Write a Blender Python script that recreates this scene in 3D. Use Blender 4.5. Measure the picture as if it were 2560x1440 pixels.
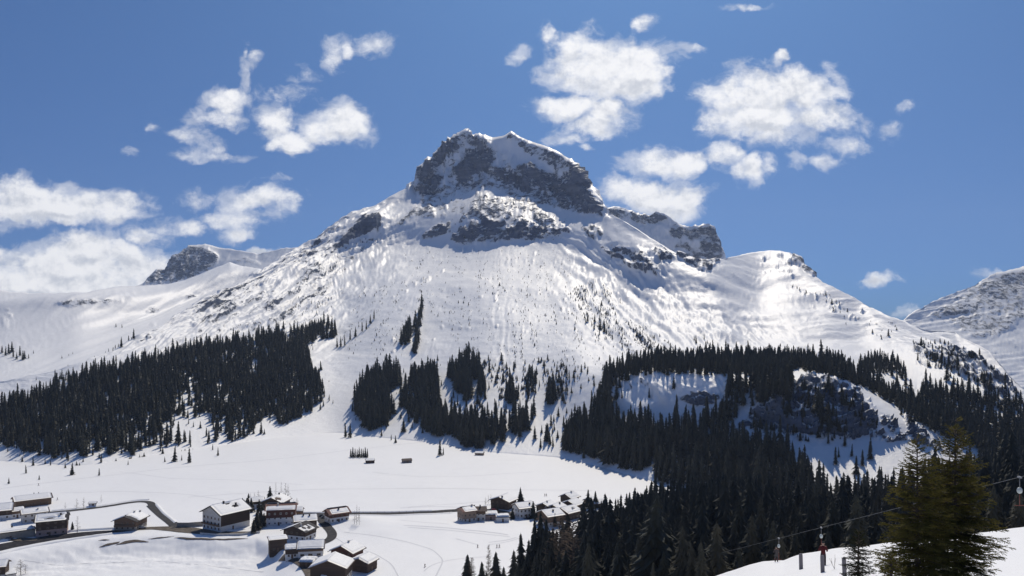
import bpy, bmesh, math, random
import numpy as np
from mathutils import Vector, Matrix

scene = bpy.context.scene
for o in list(bpy.data.objects):
    bpy.data.objects.remove(o)
COL = scene.collection
HAZE = 5.5e-5
random.seed(7)
RNG = np.random.default_rng(11)
R = math.radians

# ------------------------------------------------------------------ camera
F, HU, HV, HCAM = 1971.0, 1280.0, 820.0, 115.0      # focal length / principal column / horizon row of the 2560 px frame, metres above the valley
cam_data = bpy.data.cameras.new('camera')
cam_data.sensor_width = 36.0
cam_data.lens = 36.0 * F / 2560.0
cam_data.shift_y = (HV - 720.0) / 2560.0
cam_data.clip_start = 0.5
cam_data.clip_end = 60000.0
cam = bpy.data.objects.new('camera', cam_data)
cam.location = (0, 0, HCAM)
cam.rotation_euler = (R(90), 0, 0)
COL.objects.link(cam)
scene.camera = cam

# ------------------------------------------------------------------ sun, sky, exposure
SUN_EL, SUN_AZ = R(47.5), R(11.0)                    # azimuth to the right of the view axis (+Y)
sun_dir = Vector((math.sin(SUN_AZ) * math.cos(SUN_EL), math.cos(SUN_AZ) * math.cos(SUN_EL), math.sin(SUN_EL)))
sd = bpy.data.lights.new('sun', 'SUN')
sd.energy = 3.6
sd.angle = R(0.53)
sd.color = (1.0, 0.905, 0.745)
sun = bpy.data.objects.new('sun', sd)
sun.rotation_euler = sun_dir.to_track_quat('Z', 'Y').to_euler()
sun.location = (0, 0, 900)
COL.objects.link(sun)

scene.view_settings.view_transform = 'Standard'
scene.view_settings.look = 'None'
scene.view_settings.exposure = 0.0
scene.view_settings.gamma = 1.0
scene.view_settings.use_curve_mapping = False
scene.cycles.use_denoising = True
scene.cycles.max_bounces = 6
scene.cycles.diffuse_bounces = 3
scene.cycles.volume_bounces = 0
scene.cycles.transparent_max_bounces = 8
scene.render.film_transparent = False


class NT:
    """short-hand for building node trees"""
    def __init__(s, tree):
        s.t = tree
        s.t.nodes.clear()

    def n(s, typ, **kw):
        nd = s.t.nodes.new(typ)
        for k, v in kw.items():
            setattr(nd, k, v)
        return nd

    def put(s, sock, v):
        if isinstance(v, bpy.types.NodeSocket):
            s.t.links.new(v, sock)
        elif isinstance(v, (tuple, list)) and sock.type == 'RGBA' and len(v) == 3:
            sock.default_value = (*v, 1)
        else:
            sock.default_value = v

    def m(s, op, a, b=None, c=None, clamp=False):
        nd = s.n('ShaderNodeMath', operation=op, use_clamp=clamp)
        for i, v in enumerate((a, b, c)):
            if v is not None:
                s.put(nd.inputs[i], v)
        return nd.outputs[0]

    def vm(s, op, a, b=None, scale=None):
        nd = s.n('ShaderNodeVectorMath', operation=op)
        s.put(nd.inputs[0], a)
        if b is not None:
            s.put(nd.inputs[1], b)
        if scale is not None:
            s.put(nd.inputs['Scale'], scale)
        return nd.outputs['Value'] if op in ('DOT_PRODUCT', 'LENGTH', 'DISTANCE') else nd.outputs[0]

    def noise(s, vec, scale, detail=4, rough=0.55, lac=2.0, dist=0.0, dim='3D', col=False):
        nd = s.n('ShaderNodeTexNoise', noise_dimensions=dim)
        s.put(nd.inputs['Vector'], vec)
        s.put(nd.inputs['Scale'], scale)
        nd.inputs['Detail'].default_value = detail
        nd.inputs['Roughness'].default_value = rough
        nd.inputs['Lacunarity'].default_value = lac
        nd.inputs['Distortion'].default_value = dist
        return nd.outputs[1 if col else 0]

    def ss(s, x, lo, hi, a=0.0, b=1.0):
        nd = s.n('ShaderNodeMapRange', interpolation_type='SMOOTHSTEP')
        s.put(nd.inputs['Value'], x)
        s.put(nd.inputs['From Min'], lo)
        s.put(nd.inputs['From Max'], hi)
        s.put(nd.inputs['To Min'], a)
        s.put(nd.inputs['To Max'], b)
        return nd.outputs[0]

    def mix(s, f, a, b, typ='MIX'):
        nd = s.n('ShaderNodeMix', data_type='RGBA', blend_type=typ)
        s.put(nd.inputs[0], f)
        s.put(nd.inputs[6], a)
        s.put(nd.inputs[7], b)
        return nd.outputs[2]


# cumulus banks: (u, v, half width, half height, strength) as bearing / height in the view, turned into sky directions
CLOUDS = [
    # upper right pair
    (1485, 165, 110, 74, 1.2), (1595, 160, 84, 60, 1.15), (1590, 205, 70, 34, 1.0), (1410, 150, 52, 32, .8), (1400, 195, 45, 18, .75),
    (1410, 265, 70, 34, 1.05), (1525, 278, 60, 36, 1.05), (1480, 310, 90, 28, .95), (1410, 345, 55, 14, .62), (1470, 365, 16, 10, .5),
    (1302, 134, 26, 14, .62), (1615, 54, 26, 18, .55), (1368, 92, 14, 20, .42), (1722, 119, 26, 11, .55),
    # right bank
    (1920, 230, 120, 66, 1.25), (1840, 245, 80, 50, 1.05), (2010, 240, 70, 55, 1.0), (1900, 305, 140, 45, 1.2), (2060, 305, 95, 32, 1.0),
    (1950, 345, 85, 30, 1.0), (1815, 385, 40, 38, .95), (1860, 425, 42, 30, .95), (1850, 180, 18, 22, .5), (2090, 200, 24, 30, .42), (2080, 235, 24, 18, .5),
    (1990, 412, 26, 22, .75), (2068, 407, 36, 17, .75), (2120, 365, 42, 24, .75), (1915, 415, 24, 17, .6), (2215, 315, 18, 20, .5), (2272, 265, 22, 12, .5), (1953, 134, 20, 14, .65),
    # bank behind the right shoulder
    (1660, 400, 105, 36, 1.1), (1620, 490, 115, 48, 1.25), (1720, 500, 70, 34, 1.1), (1560, 470, 60, 34, 1.0), (1660, 520, 80, 34, 1.0), (1792, 488, 14, 18, .5),
    (2200, 704, 48, 11, .62), (2500, 685, 30, 12, .4), (2260, 790, 30, 12, .4), (1850, 0, 60, 8, .6),
    # upper left groups
    (845, 305, 75, 52, 1.25), (800, 325, 40, 28, .9), (690, 295, 50, 38, .95), (735, 350, 55, 24, .95), (560, 250, 52, 22, 1.0), (598, 243, 22, 18, .7),
    (545, 290, 75, 24, .72), (475, 340, 42, 22, .72), (535, 370, 36, 24, .78), (520, 385, 95, 16, .82), (610, 180, 12, 44, .46), (640, 165, 16, 20, .5),
    (835, 120, 26, 34, .5), (875, 112, 14, 20, .5), (930, 105, 42, 20, .55), (700, 230, 40, 18, .4), (765, 190, 26, 22, .36), (390, 322, 18, 14, .45), (330, 378, 18, 10, .4),
    # left and low left banks
    (60, 500, 130, 50, 1.25), (220, 515, 130, 38, 1.15), (-120, 500, 160, 60, 1.2), (300, 535, 60, 24, .9), (160, 470, 40, 18, .6),
    (640, 500, 80, 32, 1.05), (700, 505, 60, 26, .9), (600, 540, 90, 30, .95), (490, 495, 42, 22, .7), (450, 565, 72, 20, .85), (590, 580, 40, 16, .6),
    (220, 620, 110, 46, 1.2), (120, 660, 160, 52, 1.25), (290, 670, 140, 50, 1.2), (30, 700, 190, 44, 1.25), (350, 590, 60, 20, .55), (230, 710, 220, 42, 1.2), (-160, 690, 200, 60, 1.2),
    (645, 628, 60, 10, .62), (680, 452, 36, 6, .3),
]

SKYMUL = (0.42, 0.885, 1.65)
world = bpy.data.worlds.new('World')
scene.world = world
world.use_nodes = True
g = NT(world.node_tree)
out = g.n('ShaderNodeOutputWorld')
world.cycles.sampling_method = "MANUAL"
world.cycles.sample_map_resolution = 512
bg = g.n('ShaderNodeBackground')
bg.inputs['Strength'].default_value = 0.1
sky = g.n('ShaderNodeTexSky', sky_type='NISHITA')
sky.sun_disc = False
sky.sun_elevation = SUN_EL
sky.sun_rotation = SUN_AZ
sky.altitude = 1700.0
sky.air_density = .5
sky.dust_density = 6.0
sky.ozone_density = 3.0
tc = g.n('ShaderNodeTexCoord')
dirv = tc.outputs['Generated']
sep = g.n('ShaderNodeSeparateXYZ')
g.put(sep.inputs[0], dirv)
ys = g.m('MAXIMUM', sep.outputs[1], 0.05)
comb = g.n('ShaderNodeCombineXYZ')
g.put(comb.inputs[0], g.m('DIVIDE', sep.outputs[0], ys))
g.put(comb.inputs[1], g.m('DIVIDE', sep.outputs[2], ys))
p0 = comb.outputs[0]
WARP1 = g.vm('SUBTRACT', g.noise(p0, 9.0, 4, .6, col=True), (0.5, 0.5, 0.5))
WARP2 = g.vm('SUBTRACT', g.noise(p0, 46.0, 3, .6, col=True), (0.5, 0.5, 0.5))
pw = g.vm('ADD', g.vm('ADD', p0, g.vm('SCALE', WARP1, scale=0.055)), g.vm('SCALE', WARP2, scale=0.011))


def blob_field(p, kmin=0.0):
    acc = None
    for (u, v, a, b, k) in CLOUDS:
        if k < kmin:
            continue
        c = ((u - HU) / F, (HV - v) / F, 0.0)
        q = g.vm('MULTIPLY', g.vm('SUBTRACT', p, c), (F / (a * 1.05), F / (b * 1.05), 0.0))
        d2 = g.vm('DOT_PRODUCT', q, q)
        val = g.m('MULTIPLY_ADD', d2, -0.55 * k, k + (.10 if k < .7 else 0))
        acc = val if acc is None else g.m('SMOOTH_MAX', acc, val, 0.12)
    return acc


fld = g.m('MAXIMUM', blob_field(pw), -1.0)
nz1 = g.noise(p0, 15.0, 7, .56, 2.1)
nz2 = g.noise(g.vm('MULTIPLY', p0, (1.0, 1.6, 1.0)), 60.0, 5, .6)
nsum = g.m('ADD', g.m('MULTIPLY', g.m('SUBTRACT', nz1, 0.5), 2.5), g.m('MULTIPLY', g.m('SUBTRACT', nz2, 0.5), 0.75))
dens = g.m('ADD', g.m('SUBTRACT', fld, 0.38), nsum)
front = g.ss(sep.outputs[1], 0.25, 0.45)
# scattered fair weather clouds all round, outside the part of the sky in view
nb = g.noise(g.vm('MULTIPLY', dirv, (1.0, 1.0, 1.8)), 4.2, 8, .6)
dens_b = g.m('MULTIPLY', g.m('SUBTRACT', nb, 0.60), 4.0)
densm = g.m('ADD', g.m('MULTIPLY', dens, front), g.m('MULTIPLY', dens_b, g.m('SUBTRACT', 1.0, front)))
core = g.ss(densm, 0.0, 0.70)
veiln = g.noise(g.vm('ADD', g.vm('MULTIPLY', p0, (1.0, 1.5, 1.0)), g.vm('SCALE', WARP1, scale=0.10)), 24.0, 7, .62)
veil = g.m('MULTIPLY', g.ss(g.m('ADD', g.m('SUBTRACT', fld, 0.30), g.m('MULTIPLY', g.m('SUBTRACT', veiln, 0.5), 3.6)), -0.30, 0.75), g.m('MULTIPLY', front, 0.46))
alpha = g.m('SUBTRACT', 1.0, g.m('MULTIPLY', g.m('SUBTRACT', 1.0, core), g.m('SUBTRACT', 1.0, veil)))
alpha = g.m('MULTIPLY', alpha, g.ss(sep.outputs[2], -0.02, 0.02))
# lit tops, greyer hollows and undersides
nz3 = g.noise(g.vm('ADD', p0, (0.003, 0.012, 0.0)), 15.0, 6, .6, 2.1)
nz4 = g.noise(p0, 34.0, 4, .55)
nz5 = g.noise(g.vm('ADD', p0, (0.002, 0.006, 0.0)), 34.0, 4, .55)
rel = g.m('ADD', g.m('MULTIPLY', g.m('SUBTRACT', nz1, nz3), 2.6), g.m('MULTIPLY', g.m('SUBTRACT', nz4, nz5), 1.6))
under = g.ss(g.m('SUBTRACT', blob_field(g.vm('ADD', pw, (0.004, 0.016, 0.0)), .85), blob_field(pw, .85)), -0.06, 0.30)
thick = g.m('MULTIPLY', under, g.ss(densm, 0.2, 0.9))
body = g.m('SUBTRACT', g.m('ADD', 0.86, g.m('MULTIPLY', rel, 0.42)), g.m('MULTIPLY', thick, 0.30))
cloud_col = g.mix(g.ss(body, 0.58, 0.95), (6.3, 6.6, 7.3), (10.0, 10.0, 10.2))
skg = g.n('ShaderNodeGamma')
g.put(skg.inputs['Color'], sky.outputs[0])
skg.inputs['Gamma'].default_value = 0.6          # the photograph's sky is evenly blue down to the ridges
skyc = g.vm('MULTIPLY', skg.outputs[0], SKYMUL)
g.put(bg.inputs['Color'], g.mix(alpha, skyc, cloud_col))
g.t.links.new(bg.outputs[0], out.inputs['Surface'])

# ------------------------------------------------------------------ numpy helpers
def _hash(ix, iy, seed):
    h = (ix.astype(np.uint32) * np.uint32(374761393) + iy.astype(np.uint32) * np.uint32(668265263) + np.uint32((seed * 974634777) & 0xffffffff))
    h = (h ^ (h >> np.uint32(13))) * np.uint32(1274126177)
    h = h ^ (h >> np.uint32(16))
    return h


_GX = np.cos(np.arange(16) * math.pi / 8).astype(np.float32)
_GY = np.sin(np.arange(16) * math.pi / 8).astype(np.float32)


def pn(x, y, seed=0):
    """gradient noise, about -1..1"""
    x = np.asarray(x, np.float32)
    y = np.asarray(y, np.float32)
    fx, fy = np.floor(x), np.floor(y)
    ix, iy = fx.astype(np.int32), fy.astype(np.int32)
    dx, dy = x - fx, y - fy
    sx = dx * dx * dx * (dx * (dx * 6 - 15) + 10)
    sy = dy * dy * dy * (dy * (dy * 6 - 15) + 10)

    def gr(ox, oy):
        k = _hash(ix + ox, iy + oy, seed) & np.uint32(15)
        return _GX[k] * (dx - ox) + _GY[k] * (dy - oy)
    a, b, c, d = gr(0, 0), gr(1, 0), gr(0, 1), gr(1, 1)
    e = a + (b - a) * sx
    return ((e + ((c + (d - c) * sx) - e) * sy) * 1.5).astype(np.float32)


def fbm(x, y, octv=5, seed=0, rough=0.5):
    s, amp, tot = 0.0, 1.0, 0.0
    for i in range(octv):
        s = s + pn(x, y, seed + i) * amp
        tot += amp
        amp *= rough
        x = x * 2.03 + 13.7
        y = y * 2.03 + 7.1
    return s / tot


def ridged(x, y, octv=5, seed=0, rough=0.55):
    s, amp, tot = 0.0, 1.0, 0.0
    for i in range(octv):
        n = 1.0 - np.abs(pn(x, y, seed + i))
        s = s + n * n * amp
        tot += amp
        amp *= rough
        x = x * 2.03 + 3.7
        y = y * 2.03 + 17.1
    return s / tot


def sstep(x, a, b):
    t = np.clip((x - a) / (b - a), 0, 1)
    return t * t * (3 - 2 * t)


def gsm(a, sig):
    if sig <= 0:
        return a
    r = int(sig * 3) + 1
    k = np.exp(-0.5 * (np.arange(-r, r + 1) / sig) ** 2)
    k /= k.sum()
    return np.convolve(np.pad(a, r, mode='edge'), k, mode='valid')


def crv(u, pts):
    if np.isscalar(pts):
        return np.full_like(u, float(pts))
    p = np.array(pts, float)
    return np.interp(u, p[:, 0], p[:, 1])


def pchip(xk, Yk, xs):
    """xk (K), Yk (K,n) monotone data -> (len(xs), n)"""
    h = np.diff(xk)[:, None]
    d = np.diff(Yk, axis=0) / h
    m = np.zeros_like(Yk)
    w1 = 2 * h[1:] + h[:-1]
    w2 = h[1:] + 2 * h[:-1]
    prod = d[:-1] * d[1:]
    with np.errstate(divide='ignore', invalid='ignore'):
        hm = (w1 + w2) / (w1 / d[:-1] + w2 / d[1:])
    m[1:-1] = np.where(prod > 0, hm, 0.0)
    m[0], m[-1] = d[0], d[-1]
    i = np.clip(np.searchsorted(xk, xs, side='right') - 1, 0, len(xk) - 2)
    t = ((xs - xk[i]) / h[i, 0])[:, None]
    H = h[i]
    t2, t3 = t * t, t * t * t
    return Yk[i] * (2 * t3 - 3 * t2 + 1) + m[i] * H * (t3 - 2 * t2 + t) + Yk[i + 1] * (3 * t2 - 2 * t3) + m[i + 1] * H * (t3 - t2)


# painted regions: polygons in view coordinates, softened, looked up per vertex
MU0, MV0, MS = -600, 200, 4.0
MW, MH = 940, 420


def inpoly(px, py, poly):
    p = np.array(poly, float)
    r = np.zeros(px.shape, bool)
    j = len(p) - 1
    for i in range(len(p)):
        xi, yi, xj, yj = p[i, 0], p[i, 1], p[j, 0], p[j, 1]
        if yi != yj:
            r ^= ((yi > py) != (yj > py)) & (px < (xj - xi) * (py - yi) / (yj - yi) + xi)
        j = i
    return r


def region(polys, blur=6):
    gx, gy = np.meshgrid(MU0 + (np.arange(MW) + .5) * MS, MV0 + (np.arange(MH) + .5) * MS)
    m = np.zeros((MH, MW), np.float32)
    for it in polys:
        w, poly = it
        m = np.maximum(m, inpoly(gx, gy, poly) * w) if w > 0 else np.where(inpoly(gx, gy, poly), np.minimum(m, -w), m)
    s = blur / MS
    if s > 0:
        r = int(s * 3) + 1
        k = np.exp(-0.5 * (np.arange(-r, r + 1) / s) ** 2)
        k /= k.sum()
        m = np.apply_along_axis(lambda a: np.convolve(np.pad(a, r, mode='edge'), k, mode='valid'), 0, m)
        m = np.apply_along_axis(lambda a: np.convolve(np.pad(a, r, mode='edge'), k, mode='valid'), 1, m)
    return m.astype(np.float32)


def look(m, u, v):
    x = np.clip((u - MU0) / MS - .5, 0, MW - 1.001)
    y = np.clip((v - MV0) / MS - .5, 0, MH - 1.001)
    ix, iy = x.astype(int), y.astype(int)
    fx, fy = x - ix, y - iy
    return (m[iy, ix] * (1 - fx) + m[iy, ix + 1] * fx) * (1 - fy) + (m[iy + 1, ix] * (1 - fx) + m[iy + 1, ix + 1] * fx) * fy


class Sheet:
    pass


def loft(u, curves, ridge, px=2.5, vsm=8, back=10, back_step=14.0, back_slope=0.75, tmin=0.05, fold=None):
    """terrain strung through contour lines; each line gives its height in the view and the steepness (degrees) of the ground below it"""
    n = len(u)
    vr = crv(u, ridge[0])
    V, Yl = [], []
    K = len(curves)
    for k, (vp, sp) in enumerate(curves):
        v = gsm(crv(u, vp), vsm)
        v = np.maximum(v, vr + 0.6 * (K - k))
        if k:
            v = np.minimum(v, V[-1] - 0.3)
        V.append(v)
        if k == 0:
            Yl.append(gsm(crv(u, sp), vsm))
    V.append(np.minimum(vr, V[-1] - 0.3))
    slopes = [None] + [c[1] for c in curves[1:]] + [ridge[1]]
    for k in range(1, K + 1):
        T = np.tan(np.radians(gsm(crv(u, slopes[k]), vsm * 4)))
        qp, q = (HV - V[k - 1]) / F, (HV - V[k]) / F
        fac = (np.maximum(T, q + tmin) - qp) / np.maximum(T - q, tmin)
        fac = np.clip(gsm(fac, vsm * 1.5), 1.0005, 1.9)
        Yl.append(Yl[-1] * fac)
    V, Yl = np.array(V), np.array(Yl)
    xk, rows = [0.0], []
    for k in range(K):
        dv = np.mean((V[k] - V[k + 1])[(u > 0) & (u < 2560)]) if ((u > 0) & (u < 2560)).any() else np.mean(V[k] - V[k + 1])
        dv = max(dv, 4.0)
        xk.append(xk[-1] + dv)
    xs = np.linspace(0, xk[-1], int(xk[-1] / px) + 1)
    xk = np.array(xk)
    v2 = pchip(xk, V, xs)
    lY = pchip(xk, np.log(Yl), xs)
    if fold:
        u0, u1, sg = fold
        wf = (sstep(u, u0, u0 + 120) * (1 - sstep(u, u1 - 120, u1)))[None]
        sm = np.apply_along_axis(gsm, 1, lY, sg)
        wf = wf * sstep(np.arange(len(xs)), 2, 70)[:, None]      # keeps the foot of the slope where it meets the valley
        lY = lY * (1 - wf) + sm * wf
    s = Sheet()
    s.u = np.broadcast_to(u, v2.shape).astype(np.float64)
    s.v = v2
    Y = np.exp(lY)
    X = (s.u - HU) / F * Y
    Z = (HV - v2) / F * Y
    if back:
        j = np.arange(1, back + 1)[:, None]
        dY = back_step * j * (1 + 0.12 * j)
        kx = X[-1] / Y[-1]
        Yb = Y[-1][None] + dY
        Xb = kx[None] * Yb
        Zb = Z[-1][None] - dY * back_slope * np.minimum(1, 0.35 + 0.2 * j)
        X, Y, Z = np.vstack([X, Xb]), np.vstack([Y, Yb]), np.vstack([Z, Zb])
        s.u = np.vstack([s.u, np.repeat(s.u[-1:], back, 0)])
        s.v = np.vstack([s.v, np.repeat(s.v[-1:], back, 0)])
    s.P = np.stack([X, Y, Z + HCAM], -1)
    d = np.diff(s.P, axis=0)
    L = np.sqrt((d ** 2).sum(-1))
    s.L = np.vstack([np.zeros((1, n)), np.cumsum(L, 0)])
    s.nfront = len(xs)
    s.N = normals(s.P)
    return s


def normals(P):
    a = np.gradient(P, axis=1)
    b = np.gradient(P, axis=0)
    N = np.cross(a, b)
    N /= np.linalg.norm(N, axis=-1, keepdims=True) + 1e-9
    N *= np.where(N[..., 2:3] < 0, -1, 1)
    return N


def mesh_grid(name, P, mat, attrs=None, kind='structure', row_split=None):
    nr, nc = P.shape[:2]
    idx = np.arange(nr * nc, dtype=np.int32).reshape(nr, nc)
    q = np.stack([idx[:-1, :-1], idx[:-1, 1:], idx[1:, 1:], idx[1:, :-1]], -1).reshape(-1, 4)
    me = bpy.data.meshes.new(name)
    me.vertices.add(nr * nc)
    me.vertices.foreach_set('co', P.reshape(-1).astype(np.float32))
    me.loops.add(q.size)
    me.loops.foreach_set('vertex_index', q.reshape(-1))
    me.polygons.add(len(q))
    me.polygons.foreach_set('loop_start', np.arange(0, q.size, 4, dtype=np.int32))
    me.polygons.foreach_set('loop_total', np.full(len(q), 4, np.int32))
    me.update(calc_edges=True)
    me.polygons.foreach_set('use_smooth', np.ones(len(q), bool))
    for k, a in (attrs or {}).items():
        at = me.attributes.new(k, 'FLOAT', 'POINT')
        at.data.foreach_set('value', a.reshape(-1).astype(np.float32))
    me.materials.append(mat)
    o = bpy.data.objects.new(name, me)
    COL.objects.link(o)
    if kind:
        o['kind'] = kind
    return o


class Ground:
    """finds where a column of the view meets a displaced sheet"""
    def __init__(s, u, P):
        s.u0, s.du = u[0], u[1] - u[0]
        s.P = P
        s.v = HV - (P[..., 2] - HCAM) / P[..., 1] * F
        s.nc = P.shape[1]

    def at(s, u, v):
        c = (u - s.u0) / s.du
        i = int(min(max(c, 0), s.nc - 2))
        f = min(max(c - i, 0), 1)
        col = s.v[:, i]
        k = np.nonzero(col <= v)[0]
        if len(k) == 0 or k[0] == 0:
            k = 0 if (len(k) and k[0] == 0) else len(col) - 1
            return s.P[k, i].copy()
        k = k[0]
        t = (col[k - 1] - v) / max(col[k - 1] - col[k], 1e-6)
        p = s.P[k - 1] * (1 - t) + s.P[k] * t
        return p[i] * (1 - f) + p[i + 1] * f


# ------------------------------------------------------------------ snow and rock
def mat_new(name):
    m = bpy.data.materials.new(name)
    m.use_nodes = True
    return m, NT(m.node_tree)


SPEC = .15


def snow_rock(name, rock=(0.112, 0.135, 0.190), rock2=(0.215, 0.245, 0.310), snow=(0.86, 0.865, 0.88), scale=1.0, bump=1.0, crust=0.0):
    m, g = mat_new(name)
    out = g.n('ShaderNodeOutputMaterial')
    bs = g.n('ShaderNodeBsdfPrincipled')
    geo = g.n('ShaderNodeNewGeometry')
    pos = geo.outputs['Position']
    at = g.n('ShaderNodeAttribute', attribute_name='rock').outputs['Fac']
    gz = g.n('ShaderNodeSeparateXYZ')
    g.put(gz.inputs[0], geo.outputs['Normal'])
    steep = g.m('SUBTRACT', 0.78, gz.outputs[2])
    n1 = g.noise(g.vm('MULTIPLY', pos, (1, 1, 1.8)), 0.055 * scale, 8, .72)
    n2 = g.noise(pos, 0.012 * scale, 3, .55)
    val = g.m('ADD', g.m('MULTIPLY_ADD', steep, 0.5, at), g.m('ADD', g.m('MULTIPLY', g.m('SUBTRACT', n1, .5), 1.5), g.m('MULTIPLY', g.m('SUBTRACT', n2, .5), .35)))
    rk = g.ss(val, 0.50, 0.60)
    px_ = g.n('ShaderNodeSeparateXYZ')
    g.put(px_.inputs[0], g.vm('ADD', pos, g.vm('SCALE', g.noise(pos, .03 * scale, 3, col=True), scale=22.0)))
    cz = g.n('ShaderNodeCombineXYZ')
    g.put(cz.inputs[0], g.m('MULTIPLY', px_.outputs[0], .7))
    g.put(cz.inputs[1], g.m('MULTIPLY', px_.outputs[1], .7))
    g.put(cz.inputs[2], g.m('ADD', g.m('MULTIPLY', px_.outputs[2], 2.2), g.m('MULTIPLY', px_.outputs[0], g.m('MULTIPLY_ADD', g.ss(g.noise(pos, .006 * scale, 2), .4, .6), 2.4, -1.2))))
    dust = g.noise(cz.outputs[0], 0.075 * scale, 8, .72)
    rk = g.m('MULTIPLY', rk, g.ss(g.m('MULTIPLY_ADD', g.ss(val, .55, .95), -.30, dust), .36, .50, 1.0, .05))
    bands = g.noise(g.vm('MULTIPLY', pos, (.25, .25, 2.2)), 0.06 * scale, 5, .6)
    rcol = g.mix(g.ss(bands, .35, .68), rock, rock2)
    sdirt = g.ss(g.noise(pos, 0.02 * scale, 5, .6), .45, .75)
    scol = g.mix(g.m('MULTIPLY', sdirt, .35), snow, tuple(c * .93 for c in snow))
    g.put(bs.inputs['Base Color'], g.mix(rk, scol, rcol))
    g.put(bs.inputs['Roughness'], g.mix(rk, (.48,) * 3, (.9,) * 3))
    g.put(bs.inputs['Specular IOR Level'], g.m('MULTIPLY_ADD', rk, -.3, SPEC))
    h = g.m('ADD', g.m('MULTIPLY', g.noise(g.vm('ADD', pos, g.vm('SCALE', g.noise(pos, .02 * scale, 2, col=True), scale=14.0)), 0.075 * scale, 8, .70), 4.2), g.m('MULTIPLY', g.noise(g.vm('MULTIPLY', pos, (1, 1, 2.4)), 0.5 * scale, 3, .6), .35))
    amp = g.m('MULTIPLY_ADD', rk, 1.5, .26 * bump)
    bp = g.n('ShaderNodeBump')
    bp.inputs['Strength'].default_value = 0.9
    bp.inputs['Distance'].default_value = 1.0
    g.put(bp.inputs['Height'], g.m('MULTIPLY', h, amp))
    g.t.links.new(bp.outputs[0], bs.inputs['Normal'])
    g.t.links.new(bs.outputs[0], out.inputs['Surface'])
    return m


M_MOUNT = snow_rock('snow_and_limestone')
M_FIELD = snow_rock('valley_snow', scale=4.0, bump=.10)
M_SLOPE = snow_rock('slope_snow', scale=9.0, bump=.05)

# ------------------------------------------------------------------ main mountain
UA = np.arange(-420, 2990, 2.6)
KF = HCAM * F
FOOT = [(-420, 1158), (0, 1150), (200, 1165), (430, 1130), (700, 1092), (850, 1078), (900, 1088), (1100, 1108), (1220, 1130), (1400, 1142), (1500, 1166), (1620, 1200), (1800, 1240), (2000, 1262), (2250, 1270), (2990, 1275)]
foot_v = gsm(crv(UA, FOOT), 8)
RIDGE_A = [(-420, 985), (-200, 970), (0, 955), (67, 941), (134, 928), (200, 908), (269, 884), (336, 852), (367, 830), (415, 806), (463, 777), (511, 748), (559, 729), (607, 707), (645, 681), (671, 667), (719, 635), (767, 609), (780, 604), (800, 582), (850, 547), (881, 530), (914, 522), (948, 510), (981, 491), (1022, 468), (1039, 449), (1045, 420), (1069, 397), (1102, 372), (1129, 351), (1150, 335), (1164, 319), (1182, 330), (1203, 336), (1232, 342), (1260, 338), (1278, 326), (1300, 342), (1331, 355), (1371, 369), (1401, 384), (1435, 406), (1452, 434), (1475, 461), (1495, 486), (1509, 505), (1517, 530), (1553, 549), (1596, 575), (1628, 598), (1666, 621), (1691, 636), (1716, 648), (1754, 658), (1785, 655), (1813, 645), (1839, 640), (1902, 628), (1923, 625), (1952, 625), (1974, 632), (1995, 644), (2012, 666), (2033, 687), (2071, 712), (2113, 735), (2155, 756), (2189, 775), (2218, 792), (2256, 803), (2277, 813), (2315, 823), (2358, 826), (2387, 828), (2408, 845), (2450, 864), (2472, 877), (2501, 906), (2526, 936), (2560, 970), (2700, 1040), (2990, 1110)]
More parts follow.
